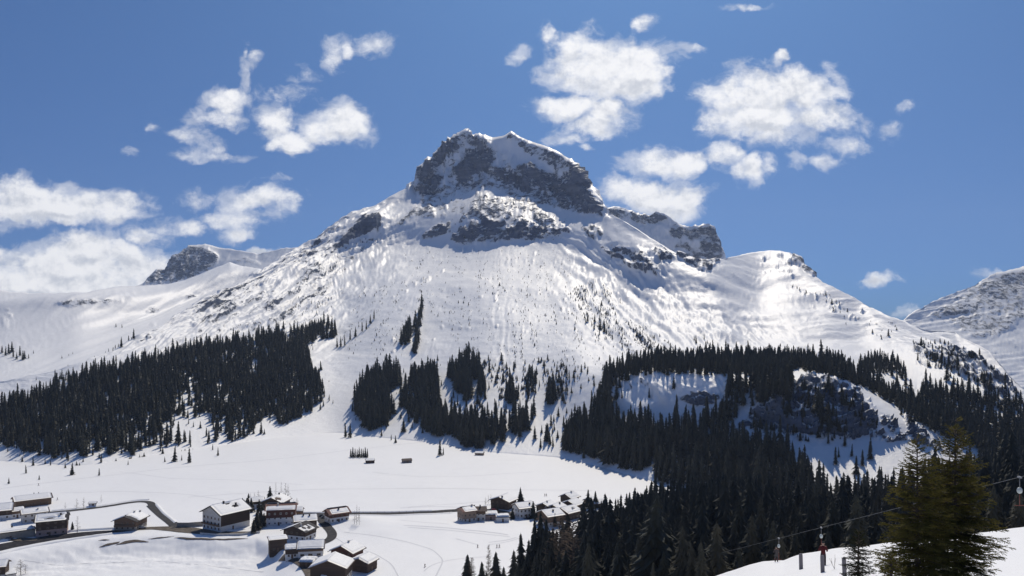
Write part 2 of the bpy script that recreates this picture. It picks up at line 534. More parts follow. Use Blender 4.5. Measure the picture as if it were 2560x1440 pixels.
A = loft(UA, [
    (list(zip(UA, foot_v)), list(zip(UA, KF / (foot_v - HV)))),
    ([(-420, 1075), (0, 1060), (200, 1065), (400, 1030), (700, 985), (850, 1000), (1100, 1015), (1300, 1035), (1420, 1075), (1500, 1085), (1540, 1062), (1700, 1062), (1820, 1060), (1860, 1085), (2000, 1112), (2150, 1122), (2300, 1110), (2450, 1140), (2560, 1160), (2990, 1180)],
     [(-420, 13), (700, 15), (1400, 15), (1540, 22), (1800, 22), (2200, 20), (2560, 22)]),
    ([(-420, 1010), (0, 990), (300, 930), (700, 870), (850, 900), (1000, 885), (1176, 890), (1300, 905), (1450, 930), (1500, 962), (1550, 945), (1640, 934), (1815, 938), (1870, 955), (1990, 950), (2100, 958), (2160, 1010), (2250, 1058), (2350, 1090), (2450, 1105), (2990, 1140)],
     [(-420, 15), (700, 17), (1400, 17), (1500, 25), (1560, 40), (1820, 40), (1900, 38), (2150, 38), (2300, 30), (2560, 20)]),
    ([(-420, 995), (0, 970), (500, 830), (700, 800), (850, 835), (1000, 805), (1300, 815), (1430, 850), (1550, 900), (1650, 900), (1900, 900), (2050, 908), (2130, 935), (2200, 965), (2300, 1000), (2400, 1045), (2560, 1085), (2990, 1130)],
     [(-420, 16), (700, 18), (1400, 18), (1480, 12), (1560, 4), (2150, 4), (2300, 12), (2560, 12)]),
    ([(-420, 990), (0, 965), (500, 790), (700, 738), (850, 748), (1000, 722), (1200, 722), (1400, 742), (1500, 780), (1600, 830), (1700, 860), (1800, 862), (1900, 856), (2050, 856), (2150, 852), (2250, 852), (2300, 868), (2400, 925), (2500, 1000), (2600, 1050), (2990, 1125)],
     [(-420, 18), (700, 18), (1400, 17), (1550, 13), (1700, 6), (2200, 6), (2300, 18), (2560, 22)]),
    ([(-420, 988), (0, 962), (500, 765), (780, 640), (850, 628), (900, 620), (1000, 608), (1100, 612), (1200, 614), (1300, 607), (1365, 600), (1430, 615), (1500, 645), (1560, 690), (1650, 702), (1760, 752), (1850, 780), (2000, 782), (2150, 810), (2250, 832), (2320, 850), (2420, 900), (2560, 1000), (2990, 1120)],
     [(-420, 20), (700, 20), (1100, 18), (1400, 19), (1600, 20), (1800, 18), (2200, 16), (2400, 26)]),
    ([(-420, 986), (0, 960), (500, 755), (780, 610), (850, 565), (900, 552), (960, 540), (1000, 552), (1100, 545), (1200, 532), (1300, 545), (1400, 562), (1500, 592), (1540, 602), (1600, 640), (1690, 660), (1800, 715), (1950, 700), (2100, 762), (2250, 820), (2400, 880), (2560, 985), (2990, 1115)],
     [(-420, 22), (700, 30), (850, 42), (930, 45), (980, 36), (1050, 37), (1200, 42), (1360, 42), (1430, 34), (1500, 38), (1650, 42), (1720, 28), (1850, 20), (2200, 18), (2560, 28)]),
    ([(-420, 985.5), (0, 957), (500, 750), (780, 606), (880, 540), (1000, 505), (1020, 500), (1055, 498), (1100, 482), (1200, 452), (1230, 450), (1300, 470), (1340, 472), (1400, 496), (1450, 512), (1510, 535), (1600, 590), (1700, 655), (1800, 670), (1950, 660), (2100, 740), (2250, 810), (2400, 860), (2560, 975), (2990, 1112)],
     [(-420, 22), (800, 26), (1000, 26), (1200, 27), (1400, 30), (1600, 30), (1800, 24), (2560, 28)]),
], (RIDGE_A, [(-420, 20), (700, 26), (960, 30), (1030, 50), (1100, 52), (1200, 52), (1330, 51), (1450, 53), (1520, 50), (1600, 30), (1800, 22), (2000, 22), (2200, 22), (2560, 30)]), px=2.4, back=12, fold=(560, 1010, 34))

SUMMIT = [(1010, 500), (1020, 470), (1040, 440), (1050, 405), (1100, 368), (1160, 318), (1190, 330), (1215, 345), (1260, 385), (1300, 410), (1330, 405), (1380, 430), (1440, 400), (1480, 455), (1530, 540), (1470, 525), (1400, 500), (1350, 480), (1290, 470), (1240, 440), (1200, 445), (1150, 465), (1090, 490), (1050, 500)]
ROCK_A = region([
    (.45, [(1120, 600), (1150, 565), (1215, 538), (1300, 536), (1370, 560), (1385, 590), (1360, 602), (1290, 604), (1210, 608), (1150, 612)]),
    # summit: dusted ribs, then the bare faces
    (.22, SUMMIT), (.36, [(1290, 358), (1340, 362), (1425, 396), (1442, 416), (1400, 426), (1330, 398)]), (.38, [(1152, 324), (1184, 332), (1219, 352), (1254, 388), (1219, 386), (1172, 355)]), (.40, [(1254, 338), (1281, 326), (1336, 359), (1305, 362), (1273, 350)]), (.44, [(1336, 355), (1422, 394), (1440, 408), (1375, 390)]),
    (.38, [(1215, 431), (1258, 420), (1300, 463), (1340, 500), (1290, 500), (1258, 474), (1227, 449)]),
    (.50, [(1048, 505), (1100, 476), (1200, 446), (1240, 442), (1300, 464), (1400, 496), (1512, 530), (1512, 546), (1400, 522), (1300, 500), (1230, 474), (1150, 484), (1060, 520)]), (.62, [(1240, 428), (1290, 436), (1330, 470), (1300, 476), (1262, 458)]),
    (.60, [(1043, 423), (1074, 400), (1125, 353), (1152, 338), (1148, 377), (1102, 408), (1082, 431), (1047, 455)]),
    (.66, [(1141, 431), (1160, 384), (1199, 365), (1238, 392), (1232, 423), (1180, 447), (1145, 466)]),
    (.58, [(1047, 488), (1051, 463), (1090, 431), (1113, 443), (1102, 472), (1063, 500)]),
    (.58, [(1289, 423), (1328, 404), (1375, 439), (1422, 447), (1469, 455), (1516, 528), (1492, 527), (1438, 504), (1391, 494), (1328, 465)]),
    (.62, [(1430, 410), (1453, 418), (1486, 474), (1440, 449)]),
    # face block on the left shoulder, buttresses of the middle band, right outcrops
    (.85, [(875, 576), (898, 545), (949, 533), (953, 574), (918, 588), (887, 596), (852, 616), (848, 599)]),
    (.50, [(789, 605), (805, 580), (863, 541), (879, 533), (866, 566), (805, 601)]),
    (.54, [(980, 578), (1004, 545), (1031, 525), (1086, 515), (1084, 543), (1031, 547), (1004, 566)]),
    (.58, [(1049, 590), (1086, 564), (1127, 550), (1127, 574), (1094, 593), (1061, 597)]), (.5, [(1006, 597), (1027, 578), (1025, 595)]),
    (.62, [(1127, 590), (1160, 564), (1186, 584), (1182, 601), (1145, 609)]), (.64, [(1189, 574), (1213, 546), (1252, 562), (1248, 586), (1197, 597)]), (.55, [(1244, 540), (1272, 543), (1264, 558)]),
    (.70, [(1268, 584), (1313, 550), (1322, 590), (1297, 601), (1275, 593)]), (.58, [(1318, 584), (1357, 578), (1365, 597), (1326, 595)]), (.54, [(1326, 540), (1354, 543), (1373, 574), (1350, 566)]),
    (.5, [(1226, 523), (1256, 527), (1238, 537)]), (.50, [(1305, 492), (1346, 503), (1348, 519), (1314, 511)]), (.5, [(1393, 571), (1424, 574), (1414, 589)]),
    (.48, [(1140, 560), (1200, 500), (1300, 490), (1440, 580), (1380, 590), (1330, 530), (1200, 540)]), (.38, [(1010, 530), (1100, 500), (1200, 480), (1300, 500), (1200, 530), (1100, 545)]),
    (.58, [(1443, 562), (1500, 566), (1510, 583), (1488, 601), (1463, 583)]),
    (.60, [(1486, 607), (1516, 619), (1563, 617), (1613, 636), (1654, 677), (1654, 699), (1617, 687), (1570, 664), (1527, 640)]), (.62, [(1623, 630), (1664, 625), (1690, 654), (1656, 656)]),
    (.5, [(904, 603), (936, 597), (930, 613)]), (.45, [(1021, 710), (1076, 691), (1076, 700), (1031, 718)]), (.46, [(1435, 722), (1465, 707), (1475, 738), (1449, 742)]),
    (.28, [(1440, 700), (1500, 690), (1560, 720), (1600, 780), (1560, 790), (1480, 740)]), (.24, [(1420, 720), (1480, 700), (1640, 860), (1700, 870), (1700, 890), (1560, 860), (1440, 780)]),
    # streaked left flank
    (.29, [(330, 860), (460, 780), (650, 680), (800, 590), (960, 600), (860, 700), (760, 790), (560, 840), (420, 870)]),
    (.42, [(470, 790), (560, 735), (650, 690), (700, 690), (640, 760), (560, 800), (480, 815)]), (.38, [(640, 780), (720, 720), (800, 660), (880, 640), (900, 680), (800, 740), (720, 790)]),
    (.2, [(900, 720), (1080, 690), (1090, 760), (1060, 860), (960, 900), (900, 860)]),
    # cliffs over the right hand wood
    (.26, [(1545, 975), (1575, 945), (1640, 937), (1700, 945), (1815, 942), (1822, 958), (1700, 953), (1640, 950), (1600, 965), (1560, 985)]),
    (.48, [(1690, 1000), (1730, 985), (1810, 985), (1790, 1010), (1740, 1015)]),
    (.55, [(1830, 1075), (1880, 1030), (1960, 985), (2000, 955), (2100, 960), (2160, 1000), (2190, 1060), (2150, 1085), (2060, 1090), (1980, 1075), (1920, 1050), (1870, 1060)]),
    (.34, [(1840, 1060), (1900, 1010), (2000, 940), (2120, 950), (2220, 1040), (2330, 1110), (2260, 1110), (2150, 1100), (2000, 1100), (1900, 1080)]),
    (.46, [(2240, 1020), (2330, 1090), (2370, 1130), (2300, 1120)]), (.36, [(1955, 860), (2000, 858), (2090, 880), (2120, 915), (2040, 900)]),
    (.52, [(2325, 880), (2370, 865), (2400, 868), (2395, 890), (2340, 900)]), (.42, [(2280, 860), (2420, 870), (2520, 940), (2560, 990), (2500, 990), (2380, 930), (2280, 900)]),
    (.62, [(1684, 634), (1730, 640), (1800, 642), (1812, 650), (1790, 664), (1768, 684), (1740, 674), (1704, 652)]), (.7, [(1975, 633), (2000, 645), (2040, 688), (2035, 694), (2005, 672)]), (.3, [(1900, 640), (1960, 632), (2000, 660), (1980, 700), (1900, 680)]), (.25, [(1980, 700), (2080, 730), (2230, 815), (2180, 830), (2000, 770)]),
], 3)
FLECK = region([(.18, [(780, 720), (900, 600), (1020, 490), (1200, 450), (1420, 500), (1530, 560), (1720, 700), (2000, 850), (1700, 890), (1480, 940), (1250, 920), (1000, 900), (880, 840)]), (.13, [(1700, 690), (1900, 640), (2030, 690), (2260, 820), (2200, 850), (1800, 850)])], 36)
BOWL = region([(1, [(1640, 680), (1780, 660), (1900, 640), (2020, 690), (2250, 810), (2240, 850), (1700, 850), (1560, 760)])], 40)
FLANK = region([(1, [(250, 900), (460, 775), (650, 675), (850, 545), (960, 510), (1030, 500), (1010, 600), (900, 720), (780, 800), (500, 860), (330, 900)])], 70)
RFLANK = region([(1, [(1380, 600), (1480, 560), (1800, 780), (2000, 860), (1700, 890), (1520, 860), (1440, 760)])], 30)
WALL = region([(1, SUMMIT), (1, [(848, 612), (900, 550), (956, 540), (955, 580), (890, 608)]), (.6, [(1130, 605), (1160, 555), (1250, 545), (1370, 575), (1365, 602), (1210, 606)]),
               (.9, [(1500, 620), (1530, 610), (1690, 640), (1650, 695), (1560, 670)]), (.55, [(1830, 1075), (1960, 985), (2000, 955), (2100, 960), (2190, 1060), (2060, 1100), (1920, 1050)]),
               (.35, [(1545, 985), (1575, 945), (1640, 935), (1815, 940), (1822, 1010), (1700, 1010), (1560, 1010)])], 8)


def detail_A(s):
    u, v = s.u, s.v
    X, Y = s.P[..., 0], s.P[..., 1]
    L = s.L
    amp0 = sstep(L, 20, 300)                       # smooth valley edge
    far = Y / 1500.0
    d = fbm(X / 230, L / 230, 3, 1) * 6 * amp0
    d += fbm(X / 75, L / 40, 5, 5, .58) * 1.3 * amp0 * (0.4 + 0.6 * far)
    # gullies running down the fall line
    gl = ridged(X / 26 + 0.6 * fbm(X / 80, L / 80, 2, 60), L / 260, 3, 9)
    # runnels fanning out from the summit
    ang, rad = np.arctan2(u - 1230, v - 280), np.hypot(u - 1230, v - 280)
    fan = sstep(rad, 260, 420) * amp0
    fr1 = ridged(ang * 26 + 1.1 * fbm(u / 70, v / 70, 3, 61), rad / 210, 4, 62, .62)
    fr2 = ridged(ang * 75 + .7 * fbm(u / 40, v / 40, 2, 66), rad / 150, 3, 67)
    brk = sstep(fbm(u / 120, v / 60, 4, 63), -.15, .45)
    d += fan * brk * ((fr1 - .5) * 1.2 + (fr2 - .5) * .35) + fan * 1.0 * fbm((u + 30 * fbm(u / 90, v / 40, 2, 64)) / 60, v / 13, 5, 65, .6)
    d += (gl - .5) * .4 * amp0 + fbm(X / 26, L / 8, 4, 12) * .4 * amp0
    # raking ribs of the flanks
    fl = look(FLANK, u, v)
    a1 = math.atan2(-300, 600)
    pu, pv = u * math.cos(a1) + v * math.sin(a1), -u * math.sin(a1) + v * math.cos(a1)
    wv = 12 * fbm(u / 60, v / 60, 3, 21)
    rb = ridged((pu + wv) / 190, (pv + wv) / 24, 5, 22)
    rnf = fbm((pu + wv) / 85, (pv + wv) / 11, 4, 78)
    rb2 = ridged((pu + wv) / 130, (pv + wv) / 9, 4, 23)
    d += fl * ((rb - .5) * 27 + (rb2 - .5) * 6)
    rf = look(RFLANK, u, v)
    a2 = math.atan2(260, 330)
    pu, pv = u * math.cos(a2) + v * math.sin(a2), -u * math.sin(a2) + v * math.cos(a2)
    rb3 = ridged((pu + wv) / 130, (pv + wv) / 30, 4, 32)
    d += rf * (rb3 - .5) * 10
    rb4 = ridged((pu + wv) / 200, (pv + wv) / 13, 4, 36)
    # cliffs: blocks, ledges and chutes
    w = look(WALL, u, v)
    Zr = s.P[..., 2]
    wx = X + 18 * fbm(X / 70, Zr / 70, 3, 40)
    wz = Zr + 14 * fbm(X / 60, Zr / 60, 3, 41)
    blk = ridged(wx / 75, wz / 90, 5, 43, .6)
    chute = ridged(wx / 38, wz / 160, 4, 47, .6)
    st = wz / 13 + 1.3 * fbm(X / 90, Zr / 50, 3, 45)
    led = (st - np.floor(st))
    led = np.minimum(led / .75, (1 - led) / .25)
    tilt = np.where(X < 20, .45, -.5)
    st2 = ridged((wx + wz * tilt) / 120, (wz - wx * tilt) / 20, 4, 49, .6)
    d += w * ((blk - .5) * 30 + (chute - .5) * 24 + led * 2.6 + (st2 - .5) * 13)
    # folds of the bowl under the right shoulder
    bw = look(BOWL, u, v)
    d += bw * (7 * fbm((X + L * .5) / 120, (L - X * .4) / 45, 3, 81) + 2.2 * fbm(X / 40, L / 16, 3, 85))
    rk = np.maximum(look(ROCK_A, u, v), look(FLECK, u, v))
    # scattered ribs of rock push out of the snow
    rn = fbm(u / 34, v / 15, 4, 71) + .5 * fbm(u / 11, v / 7, 3, 75)
    rn = rn * (1 - fl) + 1.1 * rnf * fl
    out = sstep(rk * 1.35 + rn * .55, .46, .80) * (1 - .5 * w) * (1 - .45 * fl)
    d += out * (5.5 + 3 * rn)
    rock = rk + .13 * sstep(rk, .10, .25) + (.10 + .22 * fl) * rn
    tones = rb * fl
    rock = rock + fl * (1.7 * (rb2 - .60) + .9 * (rb - .58)) + rf * 1.0 * (rb4 - .70) + fan * .55 * (fr2 - .80)
    return d, rock


dA, rockA = detail_A(A)
nA = A.N.copy()
nA[..., 2] = np.maximum(nA[..., 2], .35)
nA /= np.linalg.norm(nA, axis=-1, keepdims=True)
PA = A.P + nA * dA[..., None]
PA[0, :, 2] = -0.4
NN = normals(PA)
mesh_grid('mountain', PA, M_MOUNT, {'rock': rockA})
GA = Ground(UA, PA)

# ------------------------------------------------------------------ hills and peaks behind
def simple_layer(name, u0, u1, step, curves, ridge, amp=1.0, rockpolys=None, wall=None, seed=100, px=2.6, rib=None, mat=None, base=0.0):
    u = np.arange(u0, u1, step)
    s = loft(u, curves, ridge, px=px, back=10, back_step=30)
    X, Zr, L = s.P[..., 0], s.P[..., 2], s.L
    d = fbm(X / 260, L / 260, 3, seed) * 10 * amp + fbm(X / 70, L / 70, 4, seed + 5) * 3.5 * amp
    d += (ridged(X / 45, L / 300, 3, seed + 9) - .5) * 5 * amp
    rk = look(region(rockpolys, 5), s.u, s.v) if rockpolys else np.zeros_like(X)
    w = look(region(wall, 10), s.u, s.v) if wall else 0
    wx = X + 22 * fbm(X / 90, Zr / 90, 3, seed + 40)
    wz = Zr + 18 * fbm(X / 80, Zr / 80, 3, seed + 41)
    if wall:
        st = wz / 24 + 1.3 * fbm(X / 120, Zr / 70, 3, seed + 45)
        led = st - np.floor(st)
        led = np.minimum(led / .75, (1 - led) / .25)
        d += w * ((ridged(wx / 110, wz / 130, 5, seed + 43, .6) - .5) * 48 + (ridged(wx / 50, wz / 220, 4, seed + 47, .6) - .5) * 22 + led * 5)
    if rib:
        a1, amt, lx, ly = rib
        pu, pv = s.u * math.cos(a1) + s.v * math.sin(a1), -s.u * math.sin(a1) + s.v * math.cos(a1)
        rb = ridged(pu / lx + .3 * fbm(s.u / 50, s.v / 50, 2, seed + 60), pv / ly, 5, seed + 61)
        d += (rb - .5) * amt
        rk = rk + .3 * (rb - .6) * (rk > .1)
    rn = fbm(s.u / 30, s.v / 14, 4, seed + 71)
    d += sstep(rk * 1.35 + rn * .5, .46, .8) * 3.5 * amp
    P = s.P + s.N * d[..., None]
    o = mesh_grid(name, P, mat or M_MOUNT, {'rock': rk * .95 + .1 * rn + base})
    return u, P


uB, PB = simple_layer('snowy_hill', -420, 760, 2.8, [
    ([(-420, 1010), (0, 985), (200, 930), (350, 885), (450, 835), (600, 765), (760, 700)], [(-420, 1050), (0, 1080), (200, 1200), (350, 1350), (500, 1600), (760, 1900)]),
    ([(-420, 930), (0, 900), (130, 892), (240, 855), (330, 815), (420, 785), (520, 758), (620, 715), (760, 680)], 12),
    ([(-420, 800), (0, 795), (130, 776), (200, 775), (270, 785), (370, 790), (480, 750), (580, 702), (650, 690), (760, 660)], 20),
    ([(-420, 750), (0, 752), (150, 745), (280, 738), (360, 745), (450, 728), (560, 682), (655, 678), (760, 655)], 34),
], ([(-420, 720), (0, 726), (64, 731), (160, 732), (217, 732), (243, 726), (287, 718), (329, 715), (367, 713), (415, 710), (463, 700), (495, 689), (543, 668), (575, 655), (607, 667), (655, 673), (760, 650)], 14),
    amp=.8, seed=200, rockpolys=[(.5, [(130, 765), (150, 745), (220, 745), (330, 740), (355, 752), (290, 760), (215, 770), (180, 775)]), (.42, [(0, 770), (30, 765), (36, 800), (10, 830), (0, 830)]), (.55, [(358, 785), (370, 765), (395, 763), (410, 775), (390, 790)]),
                                 (.45, [(455, 745), (470, 728), (540, 720), (550, 735), (500, 755)]), (.36, [(230, 830), (290, 800), (340, 780), (300, 820), (250, 840)]), (.45, [(360, 830), (380, 805), (410, 800), (390, 825)]), (.35, [(580, 700), (610, 690), (600, 715)])])
simple_layer('rocky_peak', 300, 900, 3.0, [
    ([(300, 760), (900, 720)], 3300.0),
    ([(300, 740), (353, 716), (450, 705), (520, 690), (600, 665), (650, 665), (700, 650), (900, 640)], 24),
], ([(300, 740), (353, 711), (370, 697), (383, 683), (391, 673), (412, 675), (428, 655), (457, 627), (470, 612), (517, 612), (549, 620), (600, 625), (645, 635), (655, 632), (703, 622), (747, 617), (900, 600)], [(300, 40), (470, 44), (600, 40), (750, 34), (900, 30)]),
    seed=300, rockpolys=[(.68, [(350, 715), (390, 670), (470, 608), (500, 615), (550, 640), (545, 665), (500, 690), (440, 710), (360, 715)]), (.55, [(560, 650), (620, 640), (660, 660), (640, 670), (580, 660)]), (.4, [(690, 640), (750, 620), (740, 640), (690, 655)])],
    wall=[(.8, [(350, 715), (390, 670), (470, 608), (550, 640), (500, 690), (360, 715)])])
simple_layer('rock_towers', 1440, 1900, 2.4, [
    ([(1440, 640), (1600, 700), (1900, 760)], 2350.0),
    ([(1440, 600), (1516, 560), (1600, 600), (1680, 655), (1720, 665), (1770, 672), (1812, 655), (1900, 700)], 30),
    ([(1440, 570), (1520, 545), (1580, 570), (1640, 590), (1670, 640), (1720, 640), (1770, 640), (1810, 650), (1900, 690)], 46),
], ([(1440, 560), (1500, 535), (1520, 522), (1535, 516), (1564, 520), (1581, 533), (1619, 539), (1640, 528), (1661, 531), (1678, 545), (1699, 562), (1716, 566), (1754, 562), (1771, 558), (1783, 566), (1790, 585), (1796, 611), (1807, 628), (1811, 649), (1830, 670), (1900, 690)], [(1440, 50), (1640, 50), (1680, 62), (1790, 66), (1900, 60)]),
    seed=420, amp=.7, rockpolys=[(.58, [(1510, 525), (1535, 514), (1575, 525), (1640, 526), (1680, 548), (1640, 560), (1580, 555), (1530, 545)]), (.60, [(1672, 600), (1680, 560), (1720, 568), (1785, 560), (1812, 645), (1770, 665), (1740, 610), (1700, 600)]), (.46, [(1672, 640), (1700, 600), (1760, 640), (1768, 685), (1740, 665), (1690, 650)])],
    wall=[(.6, [(1510, 525), (1640, 526), (1700, 560), (1790, 560), (1812, 650), (1700, 660), (1600, 570)])])
simple_layer('far_peak', 2160, 3000, 2.8, [
    ([(2160, 960), (2560, 1010), (3000, 1080)], 2000.0),
    ([(2160, 860), (2280, 850), (2400, 870), (2560, 920), (3000, 960)], 20),
    ([(2160, 830), (2256, 810), (2330, 790), (2420, 780), (2560, 800), (3000, 820)], 24),
], ([(2160, 840), (2256, 803), (2282, 782), (2324, 758), (2366, 739), (2408, 723), (2450, 702), (2476, 687), (2510, 678), (2560, 668), (2620, 650), (2800, 640), (3000, 690)], 33),
    seed=520, amp=1.1, rockpolys=[(.60, [(2300, 800), (2420, 720), (2480, 690), (2560, 670), (2800, 650), (2800, 840), (2560, 800), (2480, 850), (2420, 840), (2360, 800)]), (.64, [(2440, 705), (2520, 680), (2620, 660), (2620, 730), (2500, 720)])], rib=(-.16, 9, 330, 15))

# ------------------------------------------------------------------ valley floor
UV = np.arange(-420, 2300, 2.6)
t_ = np.linspace(0, 1, 250)[:, None]
vtop = (gsm(crv(UV, FOOT), 8) - 10)[None]
VV = 1660.0 + (vtop - 1660.0) * (t_ ** 0.92)
YV = KF / (VV - HV)
XV = (UV[None] - HU) / F * YV
BANK = [(-420, 1420), (0, 1386), (120, 1366), (250, 1346), (330, 1342), (440, 1338), (540, 1346), (640, 1344), (690, 1362), (730, 1392), (790, 1450)]


def valley_h(u, v, X, Y):
    dv = v - crv(np.ravel(u), BANK).reshape(np.shape(u))
    z = -5.5 * sstep(dv, 0, 26) * (1 - sstep(u, 640, 770))
    z = z + 1.1 * fbm(X / 120, Y / 120, 3, 900) + .30 * fbm(X / 26, Y / 26, 4, 905)
    bank = np.exp(-((dv - 30) / 32) ** 2) * (1 - sstep(u, 600, 740))
    z = z + bank * (.9 * fbm(X / 9, Y / 5, 4, 910))
    z = z + 2.6 * np.exp(-(((u - 905) / 60) ** 2 + ((v - 1308) / 14) ** 2)) + 1.6 * np.exp(-(((u - 1090) / 170) ** 2 + ((v - 1322) / 16) ** 2))
    z = z - .9 * np.exp(-(((u - 1270) / 42) ** 2 + ((v - 1152) / 5) ** 2)) + .9 * np.exp(-(((u - 1290) / 40) ** 2 + ((v - 1158) / 4) ** 2))
    z = z + .8 * np.exp(-(((u - 960) / 60) ** 2 + ((v - 1335) / 10) ** 2)) + .5 * ridged(X / 14, Y / 8, 4, 915) * np.exp(-(((u - 850) / 40) ** 2 + ((v - 1330) / 22) ** 2))
    edge = sstep(v - crv(np.ravel(u), FOOT).reshape(np.shape(u)), 0, 40)
    return z * edge - .3 * (1 - edge)


ZV = valley_h(np.broadcast_to(UV[None], VV.shape), VV, XV, YV)
PV = np.stack([XV, YV, ZV], -1)
mesh_grid('snow_field', PV, M_FIELD, {'rock': np.full(VV.shape, -.9)})
GV = Ground(UV, PV)

# wide sheet under everything, out to the horizon behind and beside the view
gp = np.array([[[-40000, -30000, -261], [40000, -30000, -261]], [[-40000, 900, -60], [40000, 900, -60]], [[-40000, 30000, -60], [40000, 30000, -60]]], float)
mesh_grid('plain', gp, M_FIELD, {'rock': np.full((3, 2), -.9)})

# ------------------------------------------------------------------ wooded near hillside and the piste in front of it
UG = np.arange(1100, 3000, 5.0)
SG = loft(UG, [
    ([(1100, 1760), (1400, 1660), (1900, 1500), (2560, 1420), (3000, 1380)], [(1100, 190), (1600, 152), (2560, 140), (3000, 140)]),
    ([(1100, 1640), (1400, 1520), (1900, 1370), (2560, 1300), (3000, 1240)], [(1100, -9), (3000, -9)]),
], ([(1100, 1560), (1200, 1500), (1290, 1450), (1380, 1400), (1440, 1360), (1520, 1310), (1640, 1268), (1800, 1265), (2000, 1278), (2240, 1270), (2400, 1240), (2560, 1185), (3000, 1080)], [(1100, -8), (3000, -7)]),
    px=4, vsm=10, back=14, back_step=10, back_slope=.55)
PG = SG.P.copy()
PG[..., 2] += 1.5 * fbm(PG[..., 0] / 30, PG[..., 1] / 30, 4, 930)
mesh_grid('wooded_hillside', PG, M_SLOPE, {'rock': np.full(PG.shape[:2], -.9)})
GG = Ground(UG, PG)

UH = np.arange(1180, 3400, 4.0)
SH = loft(UH, [
    ([(1180, 2700), (3400, 2300)], [(1180, 14.0), (3400, 14.0)]),
    ([(1180, 2000), (1790, 1700), (2100, 1560), (2560, 1500), (3400, 1420)], [(1180, -19), (2000, -16), (3400, -11)]),
    ([(1180, 1860), (1790, 1500), (2100, 1420), (2330, 1395), (2560, 1375), (3400, 1270)], [(1180, -18), (1790, -16), (2560, -12.5), (3400, -8)]),
], ([(1180, 1780), (1500, 1580), (1700, 1475), (1790, 1440), (1835, 1426), (1880, 1411), (1910, 1404), (1960, 1400), (2000, 1386), (2040, 1380), (2080, 1372), (2150, 1365), (2210, 1358), (2330, 1346), (2430, 1335), (2560, 1318), (3400, 1190)], [(1180, -17), (1790, -16.5), (2560, -13), (3400, -8)]),
    px=3, vsm=10, back=10, back_step=3.0, back_slope=.9, tmin=.017)
PH = SH.P.copy()
PH[..., 2] += (.22 * fbm(PH[..., 0] / 9, PH[..., 1] / 9, 4, 940) + .05 * fbm(PH[..., 0] / 1.6, PH[..., 1] / 2.4, 3, 945)) * sstep(PH[..., 1], 10, 40)
mesh_grid('piste', PH, M_SLOPE, {'rock': np.full(PH.shape[:2], -.9)})
GH = Ground(UH, PH)

# ------------------------------------------------------------------ trees
def simple_mat(name, col, rough=.8, var=.0, spec=.2, scale=1.0, obj_random=False, col2=None):
    m, g = mat_new(name)
    out = g.n('ShaderNodeOutputMaterial')
    bs = g.n('ShaderNodeBsdfPrincipled')
    c2 = col2 or tuple(c * (1 - var) for c in col)
    geo = g.n('ShaderNodeNewGeometry')
    f = g.ss(g.noise(geo.outputs['Position'], scale, 5, .6), .35, .68)
    if obj_random:
        f = g.m('MULTIPLY_ADD', g.n('ShaderNodeObjectInfo').outputs['Random'], .6, g.m('MULTIPLY', f, .4))
    g.put(bs.inputs['Base Color'], g.mix(f, col, c2))
    bs.inputs['Roughness'].default_value = rough
    bs.inputs['Specular IOR Level'].default_value = spec
    g.t.links.new(bs.outputs[0], out.inputs['Surface'])
    return m


M_NEEDLE = simple_mat('spruce_needles', (.033, .038, .031), .75, scale=.6, obj_random=True, col2=(.062, .056, .038))
M_BARK = simple_mat('bark', (.075, .058, .045), .9, scale=3.0, col2=(.13, .105, .085))
M_TWIG = simple_mat('larch_twigs', (.105, .075, .055), .9, scale=2.0, col2=(.16, .12, .09))


def mesh_from(name, verts, faces, mats, midx=None, smooth=False):
    me = bpy.data.meshes.new(name)
    me.from_pydata([tuple(v) for v in verts], [], faces)
    for m in (mats if isinstance(mats, (list, tuple)) else [mats]):
        me.materials.append(m)
    if midx is not None:
        me.polygons.foreach_set('material_index', midx)
    if smooth:
        me.polygons.foreach_set('use_smooth', [True] * len(me.polygons))
    me.update()
    return me


def spruce_crown(seed, tiers=13, spikes=10, width=.155, pw=.8, bare=.06):
    """crown of height 1: drooping whorls of branches of uneven length, open between the tips"""
    r = random.Random(seed)
    V, Fc = [], []
    lean = (r.uniform(-.012, .012), r.uniform(-.012, .012))
    side = [1 + r.uniform(-.18, .18) for _ in range(8)]
    for i in range(tiers):
        t = (i + r.uniform(-.25, .25)) / tiers
        z = bare + (1 - bare) * max(0.0, t) ** .95
        rad = width * (1 - z) ** pw * r.uniform(.78, 1.15) + .012
        zt = min(z + .9 / tiers + .03, 1.0)
        cx, cy = lean[0] * z * 3, lean[1] * z * 3
        c = len(V)
        V.append((cx, cy, zt))
        k = max(5, int(spikes * (.55 + .45 * (1 - z))))
        a0 = r.uniform(0, 6.28)
        ring = []
        for j in range(k):
            for h in (0, 1):
                a = a0 + (j + h * .5 + r.uniform(-.12, .12)) * 6.2832 / k
                s = side[int(a / .7854) % 8]
                rr = rad * s * (r.uniform(.62, 1.35) if h == 0 else r.uniform(.48, .74))
                zz = z - rad * (r.uniform(.18, .5) if h == 0 else r.uniform(-.25, .1))
                ring.append(len(V))
                V.append((cx + math.cos(a) * rr, cy + math.sin(a) * rr, max(zz, .01)))
        for j in range(len(ring)):
            Fc.append((c, ring[j], ring[(j + 1) % len(ring)]))
    b = len(V)
    for j in range(4):
        a = j * 1.5708
        V.append((lean[0] * 3 + math.cos(a) * .012, lean[1] * 3 + math.sin(a) * .012, .9))
    V.append((lean[0] * 3, lean[1] * 3, 1.03))
    for j in range(4):
        Fc.append((b + j, b + (j + 1) % 4, b + 4))
    return mesh_from('spruce_crown', V, Fc, M_NEEDLE)


